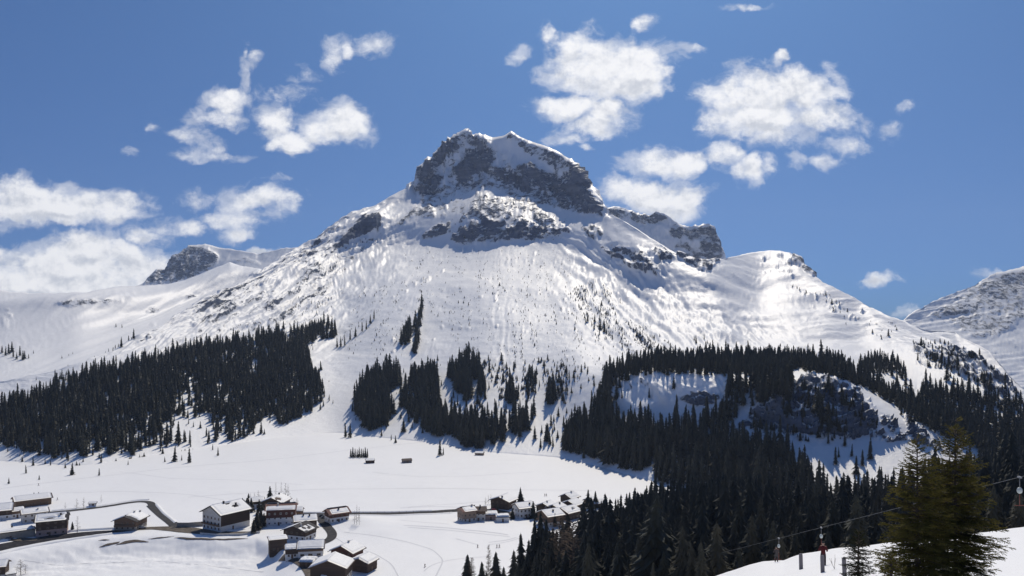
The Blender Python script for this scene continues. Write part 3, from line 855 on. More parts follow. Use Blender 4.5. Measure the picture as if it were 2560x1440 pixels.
def trunk_mesh(rad=.014, top=.9, n=6):
    V, Fc = [], []
    for i, (z, s) in enumerate(((-.03, 1.25), (.08, 1.0), (.5, .6), (top, .12))):
        for j in range(n):
            a = j * 6.2832 / n
            V.append((math.cos(a) * rad * s, math.sin(a) * rad * s, z))
    for i in range(3):
        for j in range(n):
            Fc.append((i * n + j, i * n + (j + 1) % n, (i + 1) * n + (j + 1) % n, (i + 1) * n + j))
    return mesh_from('spruce_trunk', V, Fc, M_BARK, smooth=True)


CROWNS = [spruce_crown(s, tiers=ti, spikes=sp, width=w, pw=p) for s, ti, sp, w, p in
          ((1, 15, 10, .185, .80), (2, 16, 9, .155, .72), (3, 14, 10, .21, .90), (4, 17, 10, .165, .85), (5, 15, 9, .15, .65), (6, 16, 11, .20, .75))]
FINE = [spruce_crown(s, tiers=ti, spikes=sp, width=w, pw=p) for s, ti, sp, w, p in
        ((11, 26, 13, .235, .85), (12, 28, 12, .205, .75), (13, 24, 14, .26, .9))]
TRUNK = trunk_mesh()


def poisson(cands, dist):
    grid, keep = {}, []
    for i, (x, y) in enumerate(cands):
        d = dist[i]
        k = (int(x // 6), int(y // 6))
        ok = True
        for a in (-1, 0, 1):
            for b in (-1, 0, 1):
                for (qx, qy, qd) in grid.get((k[0] + a, k[1] + b), ()):
                    if (qx - x) ** 2 + (qy - y) ** 2 < (.5 * (d + qd)) ** 2:
                        ok = False
                        break
                if not ok:
                    break
            if not ok:
                break
        if ok:
            grid.setdefault(k, []).append((x, y, d))
            keep.append(i)
    return keep


def scatter(P, U, V, poly, spacing, hmean, hvar=.2, dens=None, seed=0, over=6.0, group=0, maxrow=None):
    """trees with feet on the sheet P inside the polygon (view coordinates of the ground)"""
    rng = np.random.default_rng(seed)
    Pc = P[:maxrow] if maxrow else P
    Uc, Vc = U[:len(Pc)], V[:len(Pc)]
    c = .25 * (Pc[:-1, :-1] + Pc[1:, :-1] + Pc[:-1, 1:] + Pc[1:, 1:])
    uc = .5 * (Uc[:-1, :-1] + Uc[1:, 1:])
    vc = .5 * (Vc[:-1, :-1] + Vc[1:, 1:])
    ax = Pc[1:, :-1, :2] - Pc[:-1, :-1, :2]
    bx = Pc[:-1, 1:, :2] - Pc[:-1, :-1, :2]
    area = np.abs(ax[..., 0] * bx[..., 1] - ax[..., 1] * bx[..., 0])
    ju = 11 * fbm(uc / 13, vc / 13, 3, 1700 + seed)
    ok = inpoly(uc + ju, vc + .8 * ju + 7 * fbm(uc / 7, vc / 9, 2, 1800 + seed), poly)
    w = area * ok
    tot = w.sum()
    if tot <= 0:
        return []
    n = int(tot / (spacing ** 2) * over)
    idx = rng.choice(w.size, size=n, p=(w / tot).ravel())
    r, cc = np.unravel_index(idx, w.shape)
    f1, f2 = rng.random(n), rng.random(n)
    A0, B0, C0 = Pc[r, cc], Pc[r + 1, cc], Pc[r, cc + 1]
    pts = A0 + (B0 - A0) * f1[:, None] + (C0 - A0) * f2[:, None]
    uu, vv = uc[r, cc], vc[r, cc]
    sp = spacing * rng.uniform(.75, 1.35, len(pts))
    keep = poisson(pts[:, :2], sp)
    if dens is not None:
        dk = dens(uu, vv)
        keep = [i for i in keep if rng.random() < dk[i]]
    out = []
    for i in keep:
        h = hmean * max(.35, 1 + hvar * rng.standard_normal())
        out.append((pts[i], h, rng.uniform(.78, 1.28), group))
    return out


def grown(poly, k):
    p = np.array(poly, float)
    c = p.mean(0)
    return [tuple(c + (q - c) * (1 + k / max(np.linalg.norm(q - c), 1))) for q in p]


VA = HV - (PA[..., 2] - HCAM) / PA[..., 1] * F
UAg = (PA[..., 0] / PA[..., 1]) * F + HU
VGg = HV - (PG[..., 2] - HCAM) / PG[..., 1] * F
UGg = (PG[..., 0] / PG[..., 1]) * F + HU
VVg = HV - (PV[..., 2] - HCAM) / PV[..., 1] * F
UVg = (PV[..., 0] / PV[..., 1]) * F + HU

LEFT_WOOD = [(-420, 1030), (0, 1022), (101, 986), (188, 950), (275, 926), (353, 908), (447, 882), (571, 860), (672, 842), (760, 826), (800, 822), (790, 845), (768, 872), (776, 920), (798, 965), (802, 1000), (775, 1028), (739, 1046), (705, 1064), (690, 1050), (686, 1030), (655, 1045), (632, 1076), (601, 1102), (537, 1106), (430, 1112), (353, 1128), (292, 1137), (195, 1152), (84, 1134), (0, 1114), (-420, 1110)]


def left_dens(u, v):
    n = fbm(u / 26, v / 34, 3, 1001)
    d = 1.0 - .97 * np.exp(-(((u - 480) / 165) ** 2 + ((v - 1082) / 40) ** 2)) - .85 * np.exp(-(((u - 470) / 45) ** 2 + ((v - 1010) / 60) ** 2))
    d -= .8 * np.exp(-(((u - 742) / 14) ** 2 + ((v - 846) / 14) ** 2)) + .5 * np.exp(-(((u - 630) / 22) ** 2 + ((v - 905) / 40) ** 2)) + .4 * np.exp(-(((u - 560) / 40) ** 2 + ((v - 985) / 40) ** 2))
    d -= .75 * np.exp(-(((u - 270) / 150) ** 2 + ((v - 1140) / 16) ** 2)) + .4 * np.exp(-(((u - 320) / 24) ** 2 + ((v - 975) / 16) ** 2))
    return np.clip(d + 1.9 * np.minimum(n + .10, .0) + .1, .02, 1)


TREES = []          # (foot, height, width factor, wood)
WOODS = ['left', 'middle', 'right', 'near', 'single']
TREES += scatter(PA, UAg, VA, LEFT_WOOD, 3.4, 12.5, .36, left_dens, 1, 7, 0)
for i, (poly, sp, h, dd) in enumerate([
    ([(905, 978), (935, 945), (996, 938), (1000, 955), (966, 985), (972, 1010), (983, 1035), (965, 1060), (918, 1077), (905, 1050), (884, 1034), (892, 1000)], 4.0, 22, 1),
    ([(1008, 985), (1035, 948), (1085, 938), (1096, 975), (1100, 1020), (1060, 1040), (1035, 1056), (1005, 1025)], 5.0, 21, .55),
    ([(1030, 965), (1045, 945), (1085, 940), (1093, 965), (1090, 985), (1050, 975)], 4.0, 22, 1),
    ([(1052, 1068), (1079, 1092), (1136, 1088), (1149, 1112), (1180, 1122), (1210, 1121), (1221, 1100), (1222, 1062), (1190, 1057), (1150, 1062), (1120, 1042), (1100, 1034), (1060, 1048)], 4.0, 20, 1),
    ([(1118, 944), (1140, 926), (1170, 908), (1185, 918), (1200, 935), (1215, 985), (1212, 1002), (1195, 995), (1195, 950), (1175, 945), (1178, 1000), (1165, 1005), (1155, 980), (1140, 985), (1138, 955)], 4.2, 22, .9),
    ([(1262, 1000), (1280, 975), (1290, 1000), (1285, 1012), (1268, 1012)], 4.0, 20, 1),
    ([(1225, 1108), (1232, 1070), (1250, 1055), (1262, 1090), (1250, 1102)], 4.2, 18, .8),
    ([(1268, 1080), (1285, 1062), (1310, 1050), (1320, 1060), (1300, 1090), (1275, 1086)], 4.2, 18, .9),
    ([(1318, 935), (1335, 930), (1342, 945), (1330, 1000), (1318, 990)], 5, 14, .7),
    ([(1368, 998), (1380, 970), (1388, 985), (1386, 1002), (1372, 1015)], 3.6, 20, 1),
    ([(1357, 1112), (1366, 1092), (1376, 1085), (1378, 1100), (1366, 1113)], 4, 15, .9),
    ([(998, 868), (1012, 868), (1028, 842), (1030, 822), (1018, 820), (1004, 850)], 4.2, 20, 1),
    ([(1034, 884), (1042, 884), (1052, 800), (1056, 772), (1050, 772), (1040, 830)], 5, 17, .9),
    ([(1150, 1030), (1200, 1010), (1330, 1010), (1340, 1060), (1225, 1056), (1180, 1052)], 11, 16, .6),
    ([(1230, 930), (1460, 930), (1420, 1010), (1240, 1000)], 17, 9, .55),
    ([(1385, 1040), (1420, 1030), (1410, 1110), (1350, 1120), (1345, 1080)], 8, 9, .6),
]):
    TREES += scatter(PA, UAg, VA, poly, sp, h, .18, (lambda u, v, q=dd: np.full(u.shape, .5 + .5 * q)), 20 + i, 6, 1)
TREES += scatter(PA, UAg, VA, grown(LEFT_WOOD, 26), 11, 6.5, .4, lambda u, v: np.clip(.35 + 1.5 * fbm(u / 40, v / 25, 3, 1020), 0, 1), 140, 5, 0)
TREES += scatter(PA, UAg, VA, [(880, 1000), (940, 930), (1060, 915), (1180, 880), (1230, 920), (1240, 1010), (1330, 1050), (1300, 1110), (1200, 1130), (1130, 1100), (1040, 1080), (920, 1085), (875, 1040)], 12, 8, .45, lambda u, v: np.clip(.35 + 1.6 * fbm(u / 40, v / 25, 3, 1021), 0, 1), 141, 5, 1)
R1 = [(1404, 1122), (1420, 1082), (1450, 1062), (1475, 1048), (1500, 1022), (1512, 988), (1522, 1010), (1535, 1058), (1560, 1072), (1615, 1068), (1638, 1090), (1640, 1150), (1605, 1172), (1577, 1178), (1506, 1155), (1445, 1140)]
R2 = [(1500, 985), (1525, 940), (1553, 918), (1605, 906), (1830, 900), (2012, 902), (2090, 915), (2135, 938), (2200, 972), (2290, 1005), (2345, 1040), (2480, 1086), (2560, 1096), (2990, 1130), (2990, 1185), (2470, 1140), (2345, 1085), (2248, 1022), (2163, 968), (2050, 930), (1990, 924), (1940, 928), (1822, 938), (1643, 934), (1577, 940), (1540, 965)]
R3 = [(2300, 985), (2335, 972), (2400, 985), (2480, 1000), (2560, 1008), (2990, 1118), (2990, 1135), (2560, 1098), (2480, 1080), (2350, 1040)]
R3B = [(2145, 915), (2180, 902), (2240, 905), (2262, 930), (2255, 945), (2200, 932), (2160, 930)]
R3C = [(2325, 895), (2370, 890), (2420, 925), (2410, 945), (2350, 915)]
R4 = [(1640, 1105), (1690, 1085), (1770, 1062), (1812, 1012), (1822, 968), (1870, 958), (1975, 950), (1990, 985), (1960, 1005), (1900, 1008), (1850, 1035), (1820, 1062), (1826, 1104), (1880, 1108), (1960, 1124), (2000, 1172), (2050, 1222), (2080, 1270), (1640, 1240)]
R5 = [(2150, 1240), (2300, 1230), (2400, 1190), (2470, 1150), (2990, 1150), (2990, 1275), (2000, 1270), (2050, 1255)]
TREES += scatter(PA, UAg, VA, R1, 3.6, 19, .24, None, 51, 7, 2)
TREES += scatter(PA, UAg, VA, R2, 3.6, 12.5, .28, None, 52, 7, 2)
TREES += scatter(PA, UAg, VA, R3, 4.0, 12, .2, lambda u, v: np.clip(.95 + 1.2 * fbm(u / 40, v / 16, 3, 1010), .05, 1), 53, 6, 2)
TREES += scatter(PA, UAg, VA, R3B, 4.4, 11, .2, None, 54, 6, 2)
TREES += scatter(PA, UAg, VA, R3C, 5, 12, .2, lambda u, v: np.full(u.shape, .7), 55, 6, 2)
TREES += scatter(PA, UAg, VA, R4, 4.0, 18, .26, None, 56, 7, 2)
TREES += scatter(PA, UAg, VA, R5, 4.2, 17, .2, None, 57, 7, 2)
for i, (poly, sp, h, q) in enumerate([
    ([(2140, 1105), (2200, 1115), (2170, 1180), (2120, 1170)], 9, 11, .5), ([(2060, 1100), (2130, 1110), (2140, 1190), (2090, 1180)], 9, 12, .6),
    ([(1640, 1060), (1800, 1050), (1790, 1075), (1650, 1100)], 8, 18, .8), ([(2160, 940), (2430, 950), (2440, 1000), (2300, 985)], 11, 12, .5),
    ([(2270, 880), (2500, 960), (2540, 985), (2430, 950), (2300, 905)], 8.5, 8, .7), ([(1850, 1085), (1900, 1040), (1990, 1000), (2150, 1000), (2190, 1070), (2000, 1110)], 6.2, 8, .85),
    ([(2240, 1000), (2400, 1090), (2340, 1120), (2250, 1060)], 12, 9, .5), ([(1730, 850), (1790, 850), (1800, 880), (1740, 880)], 15, 8, .7), ([(1455, 800), (1500, 800), (1515, 832), (1490, 832)], 9, 11, .8),
    ([(1480, 1020), (1530, 950), (1560, 985), (1545, 1045), (1500, 1060)], 6, 15, .8), ([(1560, 985), (1640, 960), (1800, 975), (1800, 1010), (1600, 1040)], 22, 8, .5),
    ([(1430, 1000), (1500, 960), (1510, 985), (1470, 1020)], 11, 9, .7), ([(1400, 1060), (1450, 1035), (1440, 1060), (1410, 1090)], 8, 11, .7),
]):
    TREES += scatter(PA, UAg, VA, poly, sp, h, .25, (lambda u, v, q=q: np.full(u.shape, q)), 70 + i, 5, 2)
for i, (poly, sp, h, q) in enumerate([
    ([(-420, 880), (0, 872), (28, 868), (60, 880), (70, 895), (30, 905), (-420, 905)], 6, 13, .9),
    ([(255, 880), (330, 848), (345, 855), (270, 890)], 9, 9, .7), ([(0, 905), (80, 895), (90, 905), (0, 915)], 14, 5, .5),
    ([(0, 965), (100, 950), (180, 935), (180, 945), (0, 985)], 9, 7, .4),
    ([(760, 830), (800, 815), (834, 812), (836, 845), (815, 850)], 4.4, 15, .9),
    ([(800, 975), (820, 985), (842, 1010), (830, 1010), (803, 1005)], 7, 7, .7), ([(780, 925), (803, 945), (806, 985), (795, 960)], 5, 10, .8),
]):
    TREES += scatter(PA if i > 1 else PA, UAg, VA, poly, sp, h, .25, (lambda u, v, q=q: np.full(u.shape, q)), 90 + i, 5, 0)
# trees of the upper hill stand on that sheet
GB = Ground(uB, PB)
for (u, v, h) in [(5, 882, 13), (14, 890, 16), (22, 886, 18), (30, 880, 18), (33, 893, 14), (-8, 888, 16), (42, 898, 12), (50, 890, 17), (58, 900, 16), (62, 896, 13), (72, 896, 8), (84, 884, 6), (264, 888, 7), (272, 884, 9), (288, 876, 10), (296, 872, 9), (303, 872, 10), (316, 866, 9), (322, 862, 10), (328, 860, 8), (334, 856, 9), (155, 896, 5), (172, 890, 4), (182, 886, 4), (290, 818, 8), (305, 820, 8)]:
    TREES.append((GB.at(u, v) if v < 905 else GA.at(u, v), h, 1.0, 0))
NEAR = [(1330, 1462), (1390, 1425), (1440, 1392), (1520, 1330), (1640, 1280), (1800, 1272), (2000, 1286), (2240, 1278), (2400, 1248), (2560, 1195), (3000, 1090), (3000, 1400), (2560, 1430), (1900, 1520), (1500, 1640), (1360, 1560)]
near = scatter(PG, UGg, VGg, NEAR, 3.9, 13.5, .28, None, 61, 7, 3)
near = [(p, h * (.72 if 1930 < HU + p[0] / p[1] * F < 2330 else 1.0), w, k) for p, h, w, k in near]
TREES += near
# lone trees of the valley and the lower slopes: foot in the view, height in metres
LONE = [(437, 1154, 14, 'spruce alone in the snow below the left wood, left of a matching pair'), (474, 1157, 13, 'spruce alone in the snow below the left wood, right of a matching pair'),
        (864, 1093, 16, 'spruce of a tight pair on the open snow, the one on the left'), (875, 1094, 16, 'spruce of a tight pair on the open snow, the one on the right'),
        (954, 1090, 9, 'small spruce at the foot of the slope between two clumps'), (978, 1100, 6, 'tiny spruce beside a small pair on the snow field edge'),
        (989, 1107, 8, 'small spruce of a pair on the snow field edge'), (1099, 1139, 15, 'sparse spruce standing in the field in front of the dense clump'), (1108, 1137, 7, 'little spruce at the side of the sparse field tree'),
        (1337, 1097, 13, 'slim spruce on open snow between the middle clump and the right wood'), (1223, 931, 17, 'slim lone spruce above the middle clumps'), (1284, 930, 13, 'lone spruce high on the slope with a small shrub beside it'),
        (180, 1187, 10, 'dark bushy spruce in the snow at the left, its shadow beside it'), (83, 1164, 8, 'small spruce on the snow below the left wood, near the frame edge'), (65, 1183, 7, 'small spruce standing furthest out on the left snow'),
        (98, 1199, 4, 'tiny sapling on the far left of the snow field'), (545, 1139, 8, 'slender spruce alone to the right of the matching pair'), (532, 1125, 6, 'small spruce behind the slender one by the left wood'),
        (634, 1084, 8, 'small spruce before the last tree of the left wood'), (653, 1084, 13, 'spruce standing alone at the right end of the left wood'), (248, 1189, 6, 'small spruce in the snow field right of the bushy one'),
        (22, 1209, 5, 'tiny spruce lowest on the left side of the snow field'), (113, 1160, 5, 'sapling in the row below the left wood'), (126, 1163, 5, 'sapling second in the row below the left wood'), (163, 1170, 5, 'sapling third in the row below the left wood'),
        (1300, 1254, 10, 'small spruce on the snow behind the hamlet roofs'), (1335, 1322, 0, ''), (454, 1151, 5, 'sapling between the matching pair of spruces'), (412, 1155, 5, 'sapling left of the matching pair of spruces'), (320, 1162, 4, 'sapling on bare snow below the middle of the left wood')]
LONE = [t for t in LONE if t[2] > 0]
for k, (u, v) in enumerate([(843, 868), (852, 867), (862, 864), (875, 850), (888, 842), (905, 830), (915, 824), (925, 810), (935, 798)]):
    TREES.append((GA.at(u, v), 16, .8, 1))
for k in range(9):
    TREES.append((GV.at(877 + k * 5.2, 1142 + (k * 7 % 3)), 7.5 + (k * 5 % 3), 1.0, 1))
# tips that stand out in front of the near wood, bottom of the view
FRONT = [(1168, 1490, 18, 1.25), (1205, 1498, 16, 1.1), (1240, 1482, 18, 1.2), (1216, 1506, 13, 1.1), (1258, 1492, 13, 1.1), (1285, 1484, 19, 1.05), (1303, 1470, 20, .85), (1318, 1478, 16, .9), (1336, 1452, 23, .85), (1352, 1447, 25, .8), (1366, 1444, 22, .85), (1296, 1500, 13, 1), (1382, 1440, 18, .9), (1340, 1490, 14, 1), (1322, 1455, 16, .9)]

FRONT_LABEL = ['broad spruce with a bushy crown, furthest left of the treetops at the bottom edge', 'narrow spruce just left of the slender bare larch at the bottom edge', 'full spruce right of the slender bare larch at the bottom edge', 'short spruce half hidden at the foot of the slender bare larch',
               'short spruce on the right shoulder of the full one at the bottom edge', 'pointed spruce first of the treetop group left of the brown larches', 'tall spruce second of the treetop group left of the brown larches', 'shorter spruce tucked behind the treetop group left of the brown larches',
               'very tall spruce left of the tallest one in front of the hamlet', 'tallest spruce of the treetop group in front of the hamlet', 'very tall spruce right of the tallest one in front of the hamlet', 'small spruce low in front of the treetop group at the bottom edge',
               'slim spruce right behind the brown larches', 'small broad spruce low between treetops and brown larches', 'spruce between the very tall pair and the pointed one']

# visible size of every tree: paint them far to near into a coarse picture
PICK = []
allt = [(t[0], t[1], t[2], t[3], None) for t in TREES]
allt += [((GV.at(u, v) if v > crv(np.array([float(u)]), FOOT)[0] else GA.at(u, v)), h, 1.0, 4, lab) for (u, v, h, lab) in LONE]
n_lone = len(allt)
for (u, v, h, w) in FRONT:
    allt.append((GV.at(u, v) if u < 1290 else GG.at(u, v), h, w, 3, FRONT_LABEL[len(allt) - n_lone]))
order = sorted(range(len(allt)), key=lambda i: -allt[i][0][1])
buf = np.full((720, 1280), -1, np.int32)
# the piste hides what is behind it
pu = HU + PH[..., 0] / PH[..., 1] * F
for i in order:
    p, h, w = allt[i][:3]
    cu, cv, px = (HU + p[0] / p[1] * F) / 2, (HV - (p[2] - HCAM) / p[1] * F) / 2, h / p[1] * F / 2
    y0, y1 = int(cv - px), int(cv)
    for y in range(max(y0, 0), min(y1, 720)):
        hw = max(.5, (y - y0) / max(px, 1) * px * .14 * w)
        a, b = int(cu - hw), int(cu + hw) + 1
        if b > 0 and a < 1280:
            buf[y, max(a, 0):min(b, 1280)] = i
eu = np.arange(1280) * 2.0
ev = crv(eu, [(0, 3000), (1500, 1580), (1790, 1440), (1910, 1404), (2080, 1372), (2330, 1346), (2560, 1318)]) / 2
buf[np.arange(720)[:, None] > ev[None]] = -1
cnt = np.bincount(buf[buf >= 0], minlength=len(allt))
ranked = sorted([i for i in range(len(allt)) if allt[i][4] is None and cnt[i] > 0], key=lambda i: -cnt[i])
MAXI = 298 - len(LONE) - len(FRONT)
INDIV = set(ranked[:MAXI]) | {i for i in range(len(allt)) if allt[i][4]}

WOOD_GROUP = {0: 'spruces of the left wood', 1: 'spruces of the clumps below the mountain', 2: 'spruces of the wood around the cliffs', 3: 'spruces of the wood beyond the ski slope'}


def wood_label(k, u, v):
    if k == 0:
        return ('dark spruce at the lower ragged edge of the left wood' if v > 1060 else 'dark spruce at the upper right end of the left wood' if u > 660 else 'dark spruce inside the dense wood covering the left slope')
    if k == 1:
        return ('dark spruce in the leftmost clump below the mountain' if u < 1003 else 'dark spruce in the second clump from the left below the mountain' if u < 1112 else
                'dark spruce in the tall clump that reaches highest below the mountain' if v < 1010 and u < 1225 else 'dark spruce in the low dense clump just above the tan hay hut' if u < 1235 else 'dark spruce in the loose clumps between the tall clump and the right wood')
    if k == 2:
        return ('dark spruce at the snowy front edge of the right wood behind the hamlet' if u < 1640 and v > 1010 else 'dark spruce in the belt along the rim above the snowy cliff' if v < 975 and u < 2100 else
                'dark spruce between the snowy cliff and the rocky knoll' if u < 2060 else 'dark spruce on the open hillside right of the rocky knoll' if v < 1010 else 'dark spruce in the wood descending right of the rocky knoll')
    return ('dark spruce of the near wood just right of the hamlet' if u < 1500 else 'dark spruce in the deep shade of the near wood below the rocky knoll' if u < 1850 else
            'dark spruce right behind the grey posts and skiers on the ski slope' if u < 2180 else 'dark spruce behind the close bushy pair on the ski slope' if u < 2470 else 'dark spruce at the right frame edge behind the lift rope')


def tree_individual(p, h, w, label, group, crown, rz):
    r = bpy.data.objects.new('spruce_tree', None)
    r.empty_display_size = .1
    r.location = p
    r.rotation_euler = (0, 0, rz)
    r.scale = (h * w, h * w, h)
    r['label'] = label
    r['category'] = 'tree'
    if group:
        r['group'] = group
    COL.objects.link(r)
    for nm, me in (('crown', crown), ('trunk', TRUNK)):
        c = bpy.data.objects.new(nm, me)
        c.parent = r
        COL.objects.link(c)
    return r


stuffpts = {0: [], 1: [], 2: [], 3: []}
nvar = len(CROWNS)
for i, (p, h, w, gidx, lab) in enumerate(allt):
    q = np.array(p, float)
    q[2] -= .15
    if i in INDIV:
        near_ = p[1] < 420
        cr = FINE[i % len(FINE)] if near_ else CROWNS[i % nvar]
        if lab:
            tree_individual(q, h, w, lab, 'lone spruces of the snow fields' if gidx == 4 else 'treetops at the bottom edge', cr, i * 1.7)
        else:
            tree_individual(q, h, w, wood_label(gidx, HU + q[0] / q[1] * F, HV - (q[2] - HCAM) / q[1] * F), WOOD_GROUP[gidx], cr, i * 1.7)
    else:
        stuffpts[gidx if gidx < 4 else 0].append((q, h, w, i))


# prototypes for the masses: low trees that share the crowns
def instancer(name, pts, protos, kind='stuff', label=None, category=None):
    n = len(pts)
    me = bpy.data.meshes.new(name)
    me.vertices.add(n)
    me.vertices.foreach_set('co', np.array([p[0] for p in pts], np.float32).ravel())
    sc = np.array([(p[1] * p[2], p[1] * p[2], p[1]) for p in pts], np.float32)
    a = me.attributes.new('tree_scale', 'FLOAT_VECTOR', 'POINT')
    a.data.foreach_set('vector', sc.ravel())
    a = me.attributes.new('tree_turn', 'FLOAT_VECTOR', 'POINT')
    rt = np.zeros((n, 3), np.float32)
    rt[:, 2] = np.array([p[3] * 1.7 for p in pts])
    a.data.foreach_set('vector', rt.ravel())
    a = me.attributes.new('tree_kind', 'INT', 'POINT')
    a.data.foreach_set('value', np.array([(p[3] * 7 + 3) % len(protos) for p in pts], np.int32))
    me.update()
    o = bpy.data.objects.new(name, me)
    COL.objects.link(o)
    o['kind'] = kind
    if label:
        o['label'] = label
        o['category'] = category
    ng = bpy.data.node_groups.new(name, 'GeometryNodeTree')
    ng.interface.new_socket('Geometry', in_out='INPUT', socket_type='NodeSocketGeometry')
    ng.interface.new_socket('Geometry', in_out='OUTPUT', socket_type='NodeSocketGeometry')
    N, Lk = ng.nodes, ng.links
    gi, go = N.new('NodeGroupInput'), N.new('NodeGroupOutput')
    iop = N.new('GeometryNodeInstanceOnPoints')
    jn = N.new('GeometryNodeJoinGeometry')
    for pr in protos:
        oi = N.new('GeometryNodeObjectInfo')
        oi.transform_space = 'ORIGINAL'
        oi.inputs['Object'].default_value = pr
        oi.inputs['As Instance'].default_value = True
        Lk.new(oi.outputs['Geometry'], jn.inputs[0])
    mp = N.new('GeometryNodeMeshToPoints')
    Lk.new(gi.outputs[0], mp.inputs[0])
    Lk.new(mp.outputs[0], iop.inputs['Points'])
    Lk.new(jn.outputs[0], iop.inputs['Instance'])
    iop.inputs['Pick Instance'].default_value = True

    def attr(nm, typ):
        nd = N.new('GeometryNodeInputNamedAttribute')
        nd.data_type = typ
        nd.inputs['Name'].default_value = nm
        return nd.outputs['Attribute']
    Lk.new(attr('tree_kind', 'INT'), iop.inputs['Instance Index'])
    Lk.new(attr('tree_turn', 'FLOAT_VECTOR'), iop.inputs['Rotation'])
    Lk.new(attr('tree_scale', 'FLOAT_VECTOR'), iop.inputs['Scale'])
    Lk.new(iop.outputs[0], go.inputs[0])
    md = o.modifiers.new('instances', 'NODES')
    md.node_group = ng
    return o


have = {}
for o in COL.objects:
    if o.name.startswith('crown') and o.data.name not in have:
        have[o.data.name] = o
protos = [have[m.name] for m in CROWNS if m.name in have]
for k, nm in ((0, 'spruce_forest'), (1, 'spruce_forest'), (2, 'spruce_forest'), (3, 'spruce_forest')):
    if stuffpts[k]:
        instancer(nm, stuffpts[k], protos)
print('trees', len(allt), [len(stuffpts[k]) for k in range(4)], 'individual', len(INDIV))

# ------------------------------------------------------------------ village
M_PLASTER = simple_mat('plaster', (.60, .575, .54), .9, scale=.8, col2=(.50, .48, .45))
M_WHITE = simple_mat('white_plaster', (.74, .73, .71), .9, scale=.8, col2=(.66, .65, .64))
M_PINK = simple_mat('rosy_plaster', (.40, .29, .26), .9, scale=.8, col2=(.34, .25, .23))
M_BEIGE = simple_mat('beige_render', (.36, .32, .27), .9, scale=.8, col2=(.30, .27, .23))
M_PANE = simple_mat('window_glass', (.022, .026, .032), .12, spec=.6)
M_FRAME = simple_mat('window_frame_wood', (.20, .14, .10), .7, scale=4)
M_FRAMEW = simple_mat('window_frame_white', (.62, .61, .59), .7, scale=4)
M_METAL = simple_mat('grey_metal', (.22, .23, .24), .5, scale=4, spec=.5)
M_SOIL = simple_mat('earth', (.085, .066, .052), .95, scale=1.2, col2=(.16, .135, .11))
M_TARMAC = simple_mat('asphalt', (.050, .050, .054), .95, scale=.5, col2=(.085, .082, .082), spec=.05)
M_WETROAD_SHADE = simple_mat('wet_asphalt_shade', (.026, .026, .032), .95, scale=.4, col2=(.052, .05, .053), spec=.05)  # dark road colour, also painting the shadow of the wall beside it
M_GRIT = simple_mat('gritty_road', (.105, .09, .075), .95, scale=.4, col2=(.165, .145, .125), spec=.05)


def timber(name, c, c2, plank=.22):
    m, g = mat_new(name)
    out = g.n('ShaderNodeOutputMaterial')
    bs = g.n('ShaderNodeBsdfPrincipled')
    tcn = g.n('ShaderNodeTexCoord')
    p = tcn.outputs['Object']
    sx = g.n('ShaderNodeSeparateXYZ')
    g.put(sx.inputs[0], p)
    row = g.m('FLOOR', g.m('DIVIDE', sx.outputs[2], plank))
    wn = g.n('ShaderNodeTexWhiteNoise', noise_dimensions='1D')
    g.put(wn.inputs['W'], row)
    gr = g.noise(g.vm('MULTIPLY', p, (1.2, 1.2, 9.0)), 1.0, 4, .6)
    f = g.m('MULTIPLY_ADD', wn.outputs[0], .55, g.m('MULTIPLY', gr, .6), clamp=True)
    g.put(bs.inputs['Base Color'], g.mix(f, c, c2))
    bs.inputs['Roughness'].default_value = .85
    bs.inputs['Specular IOR Level'].default_value = .2
    g.t.links.new(bs.outputs[0], out.inputs['Surface'])
    return m


M_DARKT = timber('dark_timber', (.046, .032, .026), (.098, .068, .052))
M_REDT = timber('red_brown_timber', (.070, .030, .024), (.125, .058, .045))
M_BROWNT = timber('brown_timber', (.105, .066, .044), (.19, .125, .085))
M_TANT = timber('pale_timber', (.23, .165, .125), (.34, .26, .20))
M_GREYT = timber('weathered_timber', (.115, .105, .105), (.21, .195, .19))
M_ROOFB = simple_mat('roof_brown', (.085, .064, .056), .85, scale=1.5, col2=(.15, .115, .10))
M_ROOFR = simple_mat('roof_red_brown', (.165, .088, .072), .85, scale=1.5, col2=(.23, .14, .12))
M_ROOFD = simple_mat('roof_dark', (.036, .034, .038), .8, scale=1.5, col2=(.065, .06, .062))
M_RSNOW = simple_mat('roof_snow', (.85, .855, .87), .6, scale=.6, col2=(.80, .81, .83), spec=.3)


def quads_box(V, Fc, x0, x1, y0, y1, z0, z1):
    b = len(V)
    V += [(x0, y0, z0), (x1, y0, z0), (x1, y1, z0), (x0, y1, z0), (x0, y0, z1), (x1, y0, z1), (x1, y1, z1), (x0, y1, z1)]
    Fc += [(b, b + 3, b + 2, b + 1), (b + 4, b + 5, b + 6, b + 7), (b, b + 1, b + 5, b + 4), (b + 1, b + 2, b + 6, b + 5), (b + 2, b + 3, b + 7, b + 6), (b + 3, b, b + 4, b + 7)]


def part(name, me, parent, loc=(0, 0, 0), rz=0.0, scale=None):
    o = bpy.data.objects.new(name, me)
    o.parent = parent
    o.location = loc
    o.rotation_euler = (0, 0, rz)
    if scale:
        o.scale = scale
    COL.objects.link(o)
    return o


def thing(name, label, cat, loc, rz=0.0, group=None, scale=None):
    o = bpy.data.objects.new(name, None)
    o.empty_display_size = .5
    o.location = loc
    o.rotation_euler = (0, 0, rz)
    if scale:
        o.scale = scale
    o['label'] = label
    o['category'] = cat
    if group:
        o['group'] = group
    COL.objects.link(o)
    return o


def boxmesh(name, mat, *boxes):
    V, Fc = [], []
    for b in boxes:
        quads_box(V, Fc, *b)
    return mesh_from(name, V, Fc, mat)


